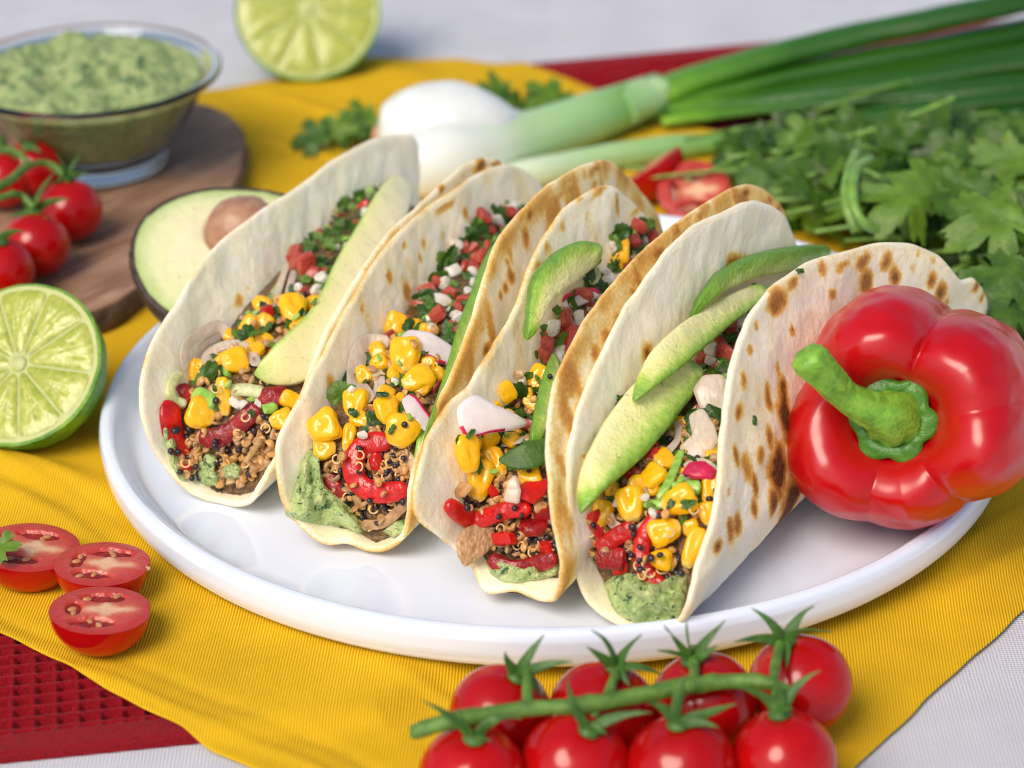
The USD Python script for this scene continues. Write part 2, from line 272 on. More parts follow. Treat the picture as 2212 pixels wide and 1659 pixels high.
mat('onion_clear', {'g': G, 'mp': ('mapping', {'scale': (1, .3, .6), 'rotation': (0, .3, .5)}), 'n': ('noise_texture', {'scale': 1100., 'detail': 3}), 'r': ('rgb_ramp', {'ramp': [(.35, (.70, .58, .46)), (.65, (.84, .77, .66))]}),
    'b': ('bump', {'strength': .6, 'distance': .0002}), 'p': ('principled_bsdf', {'roughness': .16}), 't': ('translucent_bsdf', {'color': (.8, .7, .55)}), 'tr': ('transparent_bsdf', {}), 'x': ('mix_closure', {'fac': .35}), 'y': ('mix_closure', {'fac': .24})},
    [('g.position', 'mp.vector'), ('mp.vector', 'n.vector'), ('n.fac', 'r.fac'), ('r.color', 'p.base_color'), ('n.fac', 'b.height'), ('b.normal', 'p.normal'), ('p.BSDF', 'x.closure1'), ('t.BSDF', 'x.closure2'), ('x.closure', 'y.closure1'), ('tr.BSDF', 'y.closure2')], surface='y.closure')
plain('onion_bulb', (.70, .73, .70), .3, .05, 120., sss=.1, rad=(1, 1, .9), sc=.003, bump=.0004, bscale=160.)
masked('onion_stem', [(0., (.72, .75, .70)), (.2, (.62, .72, .54)), (.45, (.36, .56, .26)), (.75, (.15, .36, .07)), (1., (.06, .22, .02))], rough=.3, sss=.2, rad=(.7, 1, .5), nscale=40., namp=.1)
masked('onion_leaf', [(0., (.20, .40, .03)), (.10, (.075, .22, .012)), (.35, (.022, .095, .005)), (1., (.012, .055, .003))], rough=.34, sss=.1, rad=(.6, 1, .3), nscale=60., namp=.25, bump=.0003, bscale=300.)
mat('onion_skin', {'g': G, 'mp': ('mapping', {'scale': (1, .25, .6), 'rotation': (0, 0, .9)}), 'n': ('noise_texture', {'scale': 1400., 'detail': 3}), 'r': ('rgb_ramp', {'ramp': [(.35, (.40, .19, .07)), (.5, (.62, .38, .19)), (.65, (.78, .58, .36))]}),
    'b': ('bump', {'strength': .7, 'distance': .0004}), 'p': ('principled_bsdf', {'roughness': .16}), 't': ('translucent_bsdf', {'color': (.75, .5, .25)}), 'tr': ('transparent_bsdf', {}), 'x': ('mix_closure', {'fac': .35}), 'y': ('mix_closure', {'fac': .16})},
    [('g.position', 'mp.vector'), ('mp.vector', 'n.vector'), ('n.fac', 'r.fac'), ('r.color', 'p.base_color'), ('n.fac', 'b.height'), ('b.normal', 'p.normal'), ('p.BSDF', 'x.closure1'), ('t.BSDF', 'x.closure2'), ('x.closure', 'y.closure1'), ('tr.BSDF', 'y.closure2')], surface='y.closure')
plain('radish_flesh', (.82, .70, .70), .25, .08, 200., sss=.5, rad=(1, .8, .8), sc=.003)
plain('radish_skin', (.50, .008, .06), .3, .2, 300.)
plain('tomato_dice', (.36, .065, .04), .22, .3, 260., sss=.3, rad=(1, .3, .2), sc=.002, bump=.0004, col2=(.26, .022, .016))
plain('quinoa_black', (.022, .014, .020), .3, .3, 1500.)
plain('quinoa_tan', (.56, .29, .095), .35, .35, 700., sss=.3, rad=(1, .6, .3), sc=.001, col2=(.30, .12, .036))
plain('quinoa_curl', (.74, .48, .2), .35, .15, 700.)
plain('filling', (.17, .085, .028), .25, .4, 520., bump=.0016, bscale=520., col2=(.03, .022, .010), detail=5)
leafy('cilantro', (.070, .165, .008), (.026, .082, .004), .48, .2)
leafy('cilantro_light', (.14, .26, .022), (.07, .165, .010), .48, .25)
leafy('cilantro_dark', (.034, .10, .006), (.012, .045, .003), .42, .15)
plain('herb_stem', (.17, .33, .05), .4, .2, 200.)
plain('scallion', (.28, .50, .08), .3, .3, 350., sss=.3, rad=(.7, 1, .3), sc=.002, col2=(.12, .33, .03))
plain('celery', (.62, .68, .28), .3, .15, 500., sss=.4, rad=(.8, 1, .4), sc=.002, bump=.0003)

# ---------------------------------------------------------------- the setting: table top, two napkins, board
def grid_mesh(xs, ys, fz, th=None):
    X, Y = np.meshgrid(xs, ys, indexing='ij'); n, m = X.shape
    V = np.stack([X, Y, fz(X, Y)], -1).reshape(-1, 3)
    i = np.arange(n - 1)[:, None] * m; j = np.arange(m - 1)[None]
    q = np.stack([i + j, i + m + j, i + m + j + 1, i + j + 1], -1).reshape(-1, 4)
    return V, np.vstack([q[:, [0, 1, 2]], q[:, [0, 2, 3]]])
t = part(None, 'table_top', grid_mesh(np.linspace(-3, 3, 40), np.linspace(-2.5, 6, 40), lambda x, y: 0 * x), 'table_cloth'); tag(t, kind='structure')

def thick_sheet(V, F, th, edge):
    """Gives a sheet (edge: the indices of its rim, in order) a thickness th with a rounded rim."""
    N = vnormals(V, F); n = len(V); e = A(edge); m = len(e)
    out = np.vstack([V + N * th / 2, V - N * th / 2])
    tang = np.roll(V[e], -1, 0) - np.roll(V[e], 1, 0); o = np.cross(tang, N[e]); o /= np.maximum(np.linalg.norm(o, axis=1, keepdims=True), 1e-12)
    if ((V[e] - V.mean(0)) * o).sum() < 0: o = -o
    mid = V[e] + o * th * .42
    V2 = np.vstack([out, mid]); j = np.arange(m); j2 = (j + 1) % m; a, b, c = e, e + n, 2 * n + j
    S = [np.stack([a[j], c[j], c[j2]], 1), np.stack([a[j], c[j2], a[j2]], 1), np.stack([c[j], b[j], b[j2]], 1), np.stack([c[j], b[j2], c[j2]], 1)]
    return V2, np.vstack([F, F[:, ::-1] + n] + S)

# red waffle napkin: a skewed quad of a tensor grid, finer where it is seen
RQ = A([(-.33, -.1905), (-.048, -.1495), (.40, .405), (-.20, .2835)])
ps = np.unique(np.r_[np.linspace(0, .45, 60), np.linspace(.45, .99, 230), np.linspace(.99, 1, 8)]); qs = np.unique(np.r_[np.linspace(0, .13, 150), np.linspace(.13, .85, 90), np.linspace(.85, 1, 60)])
Pq, Qq = np.meshgrid(ps, qs, indexing='ij')
XY = (RQ[0] * ((1 - Pq) * (1 - Qq))[..., None] + RQ[1] * (Pq * (1 - Qq))[..., None] + RQ[2] * (Pq * Qq)[..., None] + RQ[3] * ((1 - Pq) * Qq)[..., None])
re_ = unit(RQ[1] - RQ[0]); pm, qm = (XY @ re_) / .0056, (XY @ A([-re_[1], re_[0]])) / .0050
cell = np.maximum(np.abs((pm % 1) - .5), np.abs((qm % 1) - .5)) * 2
hem = np.minimum(sstep(.010, .013, np.minimum(Qq, 1 - Qq) * .55), sstep(.010, .013, np.minimum(Pq, 1 - Pq) * .3))
wz = .0026 - hem * .0022 * (1 - sstep(.55, .85, cell)) - .0004 * (1 - sstep(0, .003, np.minimum(Qq, 1 - Qq) * .55)) + .0005 * fbm(np.stack([XY[..., 0] * 30, XY[..., 1] * 30, 0 * Pq], -1), 2)
V = np.stack([XY[..., 0], XY[..., 1], wz], -1); n_, m_ = Pq.shape
i = np.arange(n_ - 1)[:, None] * m_; j = np.arange(m_ - 1)[None]; q = np.stack([i + j, i + m_ + j, i + m_ + j + 1, i + j + 1], -1).reshape(-1, 4)
F = np.vstack([q[:, [0, 1, 2]], q[:, [0, 2, 3]]])
bd = [k * m_ for k in range(n_)] + [(n_ - 1) * m_ + k for k in range(1, m_)] + [k * m_ + m_ - 1 for k in range(n_ - 2, -1, -1)] + [k for k in range(m_ - 2, 0, -1)]
V = V.reshape(-1, 3); V2 = np.vstack([V, V[bd] * [1, 1, 0] + [0, 0, .0003]]); o = len(V); k_ = np.arange(len(bd)); k2 = (k_ + 1) % len(bd); b_ = A(bd)
F2 = np.vstack([F, np.stack([b_[k_], o + k_, o + k2], 1), np.stack([b_[k_], o + k2, b_[k2]], 1)])
t = thing('red_napkin', 'red waffle weave napkin lying under the yellow napkin', 'napkin', (0, 0, 0))
part(t, 'waffle_cloth', (V2, F2), 'red_waffle', 40)

# yellow ribbed napkin: polar sheet inside its outline
YQ = A([(.0157, -.246), (.27, .085), (.16, .185), (.057, .247), (.02, .29), (-.009, .3235), (-.032, .334), (-.06, .3335), (-.134, .3015), (-.22, .275), (-.34, .045)])
def outline(poly, n, wob=0., seed=0):
    poly = A(poly, float); P2 = np.vstack([poly, poly[:1]]); d = np.r_[0, np.cumsum(np.linalg.norm(np.diff(P2, axis=0), axis=1))]
    s = np.linspace(0, d[-1], n, endpoint=False); B = np.stack([np.interp(s, d, P2[:, k]) for k in (0, 1)], 1)
    if wob:
        T = np.roll(B, -2, 0) - np.roll(B, 2, 0); T /= np.linalg.norm(T, axis=1, keepdims=True)
        B = B + np.stack([T[:, 1], -T[:, 0]], 1) * (wob * (fbm(np.stack([B[:, 0] * 28, B[:, 1] * 28, 0 * s], 1), 3, seed) - .5) * 2)[:, None]
    return B
B = outline(YQ, 760, .0022, 3); Vy, Fy = disc(B, (-.02, .06), 150)
def edge_dist(p, poly):
    d = np.full(len(p), 9.)
    for a, b in zip(poly, np.roll(poly, -1, 0)):
        ab = b - a; t_ = np.clip(((p - a) @ ab) / (ab @ ab), 0, 1); d = np.minimum(d, np.linalg.norm(p - a - t_[:, None] * ab, axis=1))
    return d
ed = edge_dist(Vy, YQ)
f1 = (Vy - YQ[0]) @ unit(A([-.53, -.69])) ; f1 = -f1                       # distance inwards from the lower left edge
along = (Vy - YQ[0]) @ unit(A([-.77, .63]))
red_in = np.zeros(len(Vy)); 
def in_quad(p, q):
    r = np.full(len(p), 9.)
    for a, b in zip(q, np.roll(q, -1, 0)):
        e = b - a; r = np.minimum(r, ((p - a) @ A([-e[1], e[0]])) / np.linalg.norm(e))
    return r
over = sstep(-.006, .004, in_quad(Vy, RQ))
nz = fbm(np.c_[Vy * 22, np.zeros(len(Vy))], 3, 5) - .5
zy = .0013 + .0030 * over + .0018 * nz * sstep(.0, .03, ed)
plate_free = sstep(.125, .15, np.hypot(Vy[:, 0], Vy[:, 1]))
for d0, w0, h0, sl in ((.011, .0016, .0009, .02), (.020, .002, -.0006, .02), (.046, .0028, .0012, -.05), (.058, .002, -.0007, -.05)):
    dd = f1 + sl * along + .0025 * np.sin(along * 38) + .0015 * np.sin(along * 91 + 1)
    zy += h0 * np.exp(-((dd - d0) / w0) ** 2) * plate_free
# the raised fold by the lime half, at the left border of the picture
g0 = at(0, 1012, .004)[:2]; g1 = at(230, 1075, .004)[:2]; ab = unit(g1 - g0); dn = A([-ab[1], ab[0]])
rel = (Vy - g0) @ dn; al = (Vy - g0) @ ab
zy += .0055 * np.exp(-(rel / .0075) ** 2) * (1 - sstep(.01, .055, al)) + .002 * np.exp(-((rel + .016) / .006) ** 2) * (1 - sstep(.0, .05, al))
zy += .0030 * np.exp(-(((Vy - A([-.075, .333])) @ A([.75, .66])) / .012) ** 2) * np.exp(-(np.linalg.norm(Vy - A([-.066, .322]), axis=1) / .03) ** 2)
# wrinkles right of the plate
for (a0, b0, h0) in (((2010, 1210), (2212, 1090), .0012), ((2060, 1290), (2212, 1180), .001), ((1850, 1400), (2150, 1210), .0007), ((600, 215), (860, 300), .0016), ((560, 300), (760, 360), .001)):
    a = at(*a0, .003)[:2]; b = at(*b0, .003)[:2]; e = b - a; L = np.linalg.norm(e); e /= L
    al = (Vy - a) @ e; rl = (Vy - a) @ A([-e[1], e[0]])
    zy += h0 * np.exp(-(rl / .003) ** 2) * sstep(-.01, .01, al) * (1 - sstep(L - .01, L + .03, al))
zy = np.where(np.hypot(Vy[:, 0], Vy[:, 1]) < .128, np.minimum(zy, .0036), zy)
Vs, Fs = thick_sheet(np.c_[Vy, zy], Fy, .0009, np.arange(len(Vy) - 760, len(Vy)))
t = thing('yellow_napkin', 'mustard yellow ribbed cotton napkin spread under the white plate', 'napkin', (0, 0, 0))
part(t, 'ribbed_cloth', (Vs, Fs), 'yellow_rib', True)

# wooden board under the bowl
brd = [at(*p, .014)[:2] for p in ((212, 676), (262, 655), (312, 612), (398, 528), (452, 470), (495, 415), (522, 370), (536, 310), (528, 268), (500, 240), (455, 222), (400, 214))]
brd += [A([-.16, .285]), A([-.21, .29]), A([-.27, .27]), A([-.31, .20]), A([-.30, .12]), A([-.24, .06]), A([-.185, .05])]
B = outline(brd, 420, .0012, 8)
for _ in range(3): B = (np.roll(B, 1, 0) + B * 2 + np.roll(B, -1, 0)) / 4
c0 = A([-.19, .17]); V, F = disc(B, c0, 24); nb = 420; sc_ = .0006 * fbm(np.c_[V * 60, V[:, :1] * 0], 3)
ring = lambda k, z: np.c_[c0 + (B - c0) * k, np.full(nb, z)]
Vt_ = np.c_[c0 + (V - c0) * .982, .0138 + sc_]
Vt_[-nb:, 2] -= .0004
rings_ = [ring(.994, .0126), ring(1.0, .0105), ring(1.0, .0075), ring(.99, .0052), ring(.975, .0042)]
Vb = np.vstack([Vt_] + rings_); Fb = [F]; o = len(Vt_) - nb; j = np.arange(nb); j2 = (j + 1) % nb
for k in range(5):
    a, b = o + k * nb, o + (k + 1) * nb; Fb += [np.stack([a + j, b + j, b + j2], 1), np.stack([a + j, b + j2, a + j2], 1)]
side = np.vstack(Fb[1:]); rn = np.unique(side); remap = {int(a): i for i, a in enumerate(rn)}
t = thing('cutting_board', 'dark brown wooden board carrying the glass bowl and the tomatoes', 'board', (-.19, .17, .004))
part(t, 'top_surface', (Vt_, F), 'wood', True)
sv = Vb[rn]; sv = sv + (fbm(sv * 130, 3, 4) - .5)[:, None] * np.c_[(sv[:, :2] - c0) / np.linalg.norm(sv[:, :2] - c0, axis=1, keepdims=True), np.zeros(len(sv))] * .0018
part(t, 'edge', (sv, A([[remap[int(x)] for x in tr] for tr in side])), 'bark', True)

# ---------------------------------------------------------------- the plate
R = .135; PF = .0095
prof = [(0.0001, .0046), (.080, .0046), (.110, .0046), (.1275, .0046), (.1325, .0058), (.1355, .0086), (.1368, .0125), (.1370, .0158), (.1364, .0178), (.1354, .0187), (.1340, .0188), (.1326, .0180), (.1310, .0160), (.1285, .0128), (.125, .0108), (.119, .0099), (.110, PF + .0001), (.06, PF), (0.0001, PF)]
from scipy.interpolate import CubicSpline, splprep, splev
pp = A(prof); dd = np.r_[0, np.cumsum(np.linalg.norm(np.diff(pp, axis=0), axis=1))]; ss = np.unique(np.r_[dd, np.linspace(dd[2], dd[-3], 90)])
from scipy.interpolate import PchipInterpolator
prof2 = np.stack([PchipInterpolator(dd, pp[:, k])(ss) for k in (0, 1)], 1)
t = thing('white_plate', 'round white porcelain plate with an upright rim holding four tacos', 'plate', (0, 0, .0046))
part(t, 'dish', lathe(prof2, 260), 'porcelain', True)

# ---------------------------------------------------------------- tacos
class Trough:
    def __init__(s, origin, deg, wl, wr, h0, ll, lr, flare=(0, 0, 9), tilt=0.):
        s.O = A(origin, float); a = math.radians(deg); s.a = A([math.sin(a), math.cos(a), 0]); s.n = A([math.cos(a), -math.sin(a), 0])
        s.flare = flare; s.prof = {}
        for sd, w, l in ((-1, wl, ll), (1, wr, lr)):
            th = np.linspace(0, np.pi / 2, 40); v = w * np.sin(th); z = h0 * (1 - np.cos(th))
            zz = np.linspace(h0, .16, 60)[1:]; v = np.r_[v, w + l * (zz - h0) + .0 * zz]; z = np.r_[z, zz]
            arc = np.r_[0, np.cumsum(np.hypot(np.diff(v), np.diff(z)))]; s.prof[sd] = (arc, v, z)
    def fl(s, sd, u, z):
        k = s.flare[0] if sd < 0 else s.flare[1]
        return k * np.maximum(0, u - s.flare[2]) ** 2 * np.clip(z / .05, 0, 1.2)
    def half(s, sd, u, z):
        a, v, zz = s.prof[sd]; return np.interp(np.maximum(z, 0), zz, v) + s.fl(sd, u, z)
    def xyz(s, S, u):
        S = np.asarray(S, float); u = np.asarray(u, float); V = np.zeros(S.shape); Z = np.zeros(S.shape)
        for sd in (-1, 1):
            k = (S < 0) if sd < 0 else (S >= 0); a, v, z = s.prof[sd]; zk = np.interp(np.abs(S[k]), a, z)
            Z[k] = zk; V[k] = sd * (np.interp(np.abs(S[k]), a, v) + s.fl(sd, u[k], zk))
        return s.O + u[..., None] * s.a + V[..., None] * s.n + Z[..., None] * A([0, 0, 1.])
    def uvz(s, p): d = p - s.O; return d @ s.a, d @ s.n, d[..., 2]
    def pick(s, px, py, sd):
        """(S, u) where the sight line through a point of the picture meets one wall of the trough."""
        d = ray(px, py); ts = np.linspace(.5, 1.1, 2400); P = CAM + ts[:, None] * d; u, v, z = s.uvz(P)
        g = sd * v - s.half(sd, u, z); ok = z > -.0004
        ch = np.where(ok[:-1] & ok[1:] & (np.sign(g[:-1]) != np.sign(g[1:])))[0]
        if len(ch) == 0:
            i = np.argmin(np.abs(z)); return 0.0, float(u[i])
        i = ch[0] if sd > 0 else ch[-1]; w = g[i] / (g[i] - g[i + 1]); uu = u[i] + w * (u[i + 1] - u[i]); zz = max(z[i] + w * (z[i + 1] - z[i]), 0)
        a, v_, z_ = s.prof[sd]; return sd * float(np.interp(zz, z_, a)), float(uu)
def cr(ox, oy, k, pts): return [(ox + k * x, oy + k * y) for x, y in pts]
SP = .3125
T = [
 dict(O=(480, 1082), deg=25, wl=.020, wr=.0185, h0=.020, ll=.30, lr=-.06, back=.150,
  left=[(440, 1072), (400, 1052), (350, 995), (312, 930), (300, 880), (304, 820), (330, 745), (362, 690), (410, 618), (450, 560), (500, 510), (560, 462), (650, 405), (700, 362), (750, 330), (800, 305), (850, 294), (890, 295), (903, 330), (905, 380), (900, 430)],
  right=[(560, 1060), (600, 1005), (618, 960), (640, 895), (681, 775), (728, 665), (775, 581), (815, 534), (862, 484), (950, 406), (1000, 362), (1040, 343), (1075, 350), (1110, 372)]),
 dict(O=(780, 1186), deg=26, wl=.020, wr=.0175, h0=.020, ll=.26, lr=-.14, back=.150,
  left=[(725, 1180), (680, 1162), (640, 1120), (608, 1060), (599, 1005), (607, 950), (640, 880), (690, 775), (740, 672), (790, 590), (830, 540), (870, 495), (950, 432), (1010, 392), (1060, 366), (1100, 358), (1140, 370), (1175, 402), (1190, 440)],
  right=[(889, 1110), (892, 1050), (903, 985), (925, 920), (955, 850), (989, 775), (1014, 706), (1039, 634), (1064, 556), (1083, 515), (1133, 453), (1192, 400), (1255, 362), (1301, 348), (1326, 359), (1364, 393), (1395, 437), (1417, 471), (1430, 510)]),
 dict(O=(1128, 1300), deg=28, wl=.021, wr=.0165, h0=.020, ll=.26, lr=-.30, back=.150,
  left=[(1090, 1297), (1051, 1290), (1026, 1225), (983, 1181), (926, 1137), (898, 1109), (895, 1059), (905, 1009), (923, 953), (961, 881), (1005, 837), (1039, 775), (1064, 746), (1101, 696), (1123, 653), (1139, 596), (1158, 550), (1192, 496), (1217, 459), (1255, 428), (1295, 406), (1317, 404), (1351, 425), (1389, 459), (1408, 484), (1415, 520)],
  right=[(1216, 1250), (1217, 1200), (1203, 1122), (1194, 1028), (1192, 965), (1194, 903), (1198, 840), (1220, 775), (1251, 709), (1286, 665), (1317, 625), (1364, 571), (1411, 528), (1458, 490), (1505, 453), (1576, 411), (1614, 401), (1648, 412), (1679, 439), (1700, 480), (1712, 520)]),
 dict(O=(1392, 1362), deg=31, wl=.0215, wr=.0142, h0=.020, ll=.17, lr=-.20, back=.155, flare=(0, 2.2, .075),
  left=[(1350, 1352), (1310, 1332), (1272, 1298), (1250, 1254), (1238, 1201), (1230, 1150), (1223, 1090), (1226, 1028), (1233, 965), (1248, 897), (1276, 825), (1301, 775), (1317, 728), (1351, 665), (1389, 609), (1442, 540), (1489, 496), (1530, 474), (1558, 462), (1595, 442), (1626, 437), (1664, 448), (1695, 470), (1711, 504), (1723, 536), (1725, 580)],
  right=[(1482, 1298), (1497, 1232), (1519, 1170), (1535, 1123), (1553, 1041), (1558, 948), (1567, 854), (1581, 779), (1624, 676), (1670, 620), (1750, 568), (1835, 544), (1900, 528), (1966, 530), (2022, 554), (2060, 600), (2072, 612), (2100, 603), (2122, 625), (2132, 650), (2122, 690)]),
]
TACO_LABEL = ['leftmost taco, pale tortilla with a large avocado slice over corn', 'second taco from the left, with a red pepper ring on green dip', 'third taco from the left, with a radish wedge and a fried onion flap',
  'rightmost taco with three avocado slices and a charred outer side beside the pepper']
OUT_SPOTS = {
 3: cr(1469, 432, .4688, []) , 2: [], 1: [], 0: []}
def spots(ox, oy, k, l): return [(ox + k * x, oy + k * y, k * a, k * b, s) for x, y, a, b, s in l]
OUT_SPOTS[3] = spots(1469, 432, .4688, [(425, 475, 40, 50, .8), (515, 375, 30, 25, .75), (640, 315, 25, 45, .75), (735, 295, 45, 16, .65), (835, 275, 45, 28, .75), (950, 280, 30, 42, .8), (985, 350, 30, 50, .85), (1060, 305, 22, 22, .6), (1140, 360, 26, 36, .85), (1180, 420, 30, 40, .85), (1200, 470, 30, 20, .8), (855, 385, 28, 42, .8), (680, 435, 18, 22, .7), (310, 685, 15, 35, .9), (345, 580, 12, 35, .75), (495, 600, 10, 25, .75), (570, 530, 12, 10, .5), (275, 830, 15, 45, .7), (255, 980, 22, 40, .85), (245, 1180, 15, 60, .85), (350, 1170, 15, 40, .65), (300, 1230, 25, 60, .6), (390, 900, 12, 60, .8), (330, 1440, 15, 50, .8), (410, 1390, 20, 45, .85), (475, 1000, 30, 130, 1.15), (440, 1250, 38, 110, 1.05), (500, 1370, 50, 70, 1.0), (560, 1440, 45, 45, .9), (150, 1600, 25, 35, .9), (215, 1520, 14, 50, .75), (210, 1340, 10, 30, .75), (430, 770, 10, 40, .6), (1365, 400, 20, 15, .8), (1390, 450, 14, 20, .75), (1085, 240, 18, 9, .6), (1150, 270, 14, 14, .55), (370, 1600, 12, 30, .75), (250, 1490, 18, 50, .7), (390, 1090, 12, 60, .75), (330, 1310, 12, 50, .75), (460, 870, 16, 60, .9)])
OUT_SPOTS[1] = spots(864, 259, SP, [(1330, 345, 60, 34, .75), (1400, 320, 30, 26, .6), (1320, 455, 25, 25, .75), (1180, 470, 40, 25, .6), (1110, 515, 25, 10, .5), (1010, 580, 15, 30, .6), (890, 660, 38, 60, .9), (870, 800, 36, 90, .8), (750, 1080, 26, 70, .8), (720, 1160, 25, 45, .85), (680, 1220, 15, 40, .75), (735, 985, 15, 25, .7), (600, 1350, 10, 25, .55), (570, 1580, 26, 40, .8), (1640, 580, 30, 20, .6), (1230, 540, 18, 14, .6), (1260, 380, 15, 14, .6), (540, 1440, 10, 20, .5)])
OUT_SPOTS[2] = spots(864, 259, SP, [(1500, 1420, 60, 110, .75), (1420, 1500, 50, 80, .7), (1600, 1130, 60, 90, .75), (1780, 930, 60, 60, .85), (1600, 1180, 40, 60, .8), (1330, 1620, 40, 60, .7), (1910, 760, 25, 40, .85), (2060, 670, 50, 30, .9)]) + spots(1382.6, 388.8, SP, [(710, 90, 45, 35, .9), (880, 140, 50, 65, .9), (950, 190, 40, 50, .8), (390, 260, 30, 40, .9), (250, 340, 24, 50, .85), (100, 500, 45, 55, .85)]) + spots(864, 778, SP, [(1160, 200, 30, 60, .65), (1130, 400, 20, 80, .6), (1120, 720, 18, 100, .6), (1110, 900, 18, 60, .55), (1180, 1450, 12, 60, .6)])
OUT_SPOTS[0] = spots(864, 259, SP, [(535, 320, 32, 42, .9), (640, 305, 32, 18, .9), (285, 480, 30, 25, .8), (400, 470, 40, 20, .7), (440, 380, 20, 25, .45)])
IN_SPOTS = {0: spots(259, 259, SP, [(810, 1250, 40, 35, .55), (880, 1170, 20, 20, .35)]),
 1: spots(864, 259, SP, [(420, 640, 18, 50, .7), (300, 600, 50, 16, .6), (150, 850, 16, 50, .65), (130, 960, 14, 40, .6), (20, 1200, 22, 60, .65), (280, 800, 18, 40, .4)]) + spots(259, 691, SP, [(1450, 470, 38, 105, .8), (1640, 200, 20, 60, .5)]) + spots(259, 259, SP, [(1830, 1080, 26, 50, .6), (1640, 1300, 24, 50, .55), (1960, 1190, 26, 40, .6), (1950, 860, 20, 40, .65)]),
 2: spots(864, 259, SP, [(1490, 580, 16, 110, .6), (1280, 660, 20, 40, .4), (1380, 480, 60, 14, .6), (950, 1050, 22, 60, .7), (1120, 740, 20, 40, .5), (1020, 880, 20, 50, .5), (1240, 560, 30, 14, .55), (1640, 620, 60, 16, .5)]),
 3: spots(1382.6, 388.8, SP, [(640, 600, 60, 85, .9), (560, 690, 40, 60, .85), (720, 560, 22, 40, .8), (30, 1190, 42, 95, .9)])}
IN_ZONE_ = {0: .0, 1: .02, 2: .02, 3: .0}
tacos = []
for k, c in enumerate(T):
    O = at(*c['O'], PF + .0016)
    tr = Trough(O, c['deg'], c['wl'], c['wr'], c['h0'], c['ll'], c['lr'], c.get('flare', (0, 0, 9)))
    L = [tr.pick(x, y, -1) for x, y in c['left']]; Rr = [tr.pick(x, y, 1) for x, y in c['right']]
    bk = c['back']
    ul = max(u for s, u in L); ur = max(u for s, u in Rr)
    bndry = [(0, 0.0)] + [p for p in L] + [(L[-1][0] * .55, max(bk * .97, L[-1][1] + .004)), (L[-1][0] * .2, max(bk, L[-1][1]))] + [(Rr[-1][0] * .2, max(bk, Rr[-1][1] - .004)), (Rr[-1][0] * .6, max(bk * .98, Rr[-1][1] + .002))] + [p for p in Rr[::-1]]
    c['tr'], c['bnd'] = tr, A(bndry); tacos.append(tr)
    if globals().get('DEBUG'):
        print(k, 'L', [(round(s * 100, 1), round(u * 100, 1)) for s, u in L]); print(k, 'R', [(round(s * 100, 1), round(u * 100, 1)) for s, u in Rr])

def pick_any(tr, px, py, sd): return tr.pick(px, py, sd)
def smooth_closed(b, n, s):
    b = A(b); P2 = np.vstack([b, b[:1]]); d = np.r_[0, np.cumsum(np.linalg.norm(np.diff(P2, axis=0), axis=1))]
    q = np.linspace(0, d[-1], n, endpoint=False); B = np.stack([np.interp(q, d, P2[:, k]) for k in (0, 1)], 1)
    for _ in range(s): B = (np.roll(B, 1, 0) + 2 * B + np.roll(B, -1, 0)) / 4
    return B
def charred(S, U, sl, seed, base, zone):
    """0 = pale dough, about .5 = brown, 1 = black, at (S, U) of the sheet."""
    q = np.stack([S * 1, U * 1, 0 * S + seed * .37], -1)
    n1, n2, n3 = fbm(q * 90, 3, seed), fbm(q * 330, 3, seed + 7), fbm(q * 40, 2, seed + 3)
    c = base * sstep(.52, .80, fbm(np.stack([S * 55, U * 150, 0 * S + seed], -1), 3, seed + 11)) * .75
    c = np.maximum(c, zone * sstep(.42, .75, n3) * .45)
    for s0, u0, rs, ru, st in sl:
        d = np.sqrt(((S - s0) / rs) ** 2 + ((U - u0) / ru) ** 2) + (n1 - .5) * 1.5 + (n2 - .5) * .8
        c = np.maximum(c, 1.08 * st * (1 - sstep(.15, 1.3, d)) ** .9)
    return np.clip(c, 0, 1)
SHELL = []
def spots_su(tr, lst, sd):
    o = []
    for x, y, rx, ry, st in lst:
        s, u = tr.pick(x, y, sd)
        a = tr.pick(x + .7 * rx, y - .7 * rx, sd); b = tr.pick(x, y + ry, sd)
        ru = min(max(abs(a[1] - u) * 1.0, .0008), rx * 3.2e-4); rs = min(max(abs(b[0] - s), .001), ry * 2.6e-4)
        o.append((s, u, rs * 1.3, ru * 1.4, st))
    return o
OUT_ZONE = [.5, .45, .95, .3]; OUT_BASE = [.7, .8, .95, .25]; IN_BASE = [.0, .45, .4, .0]
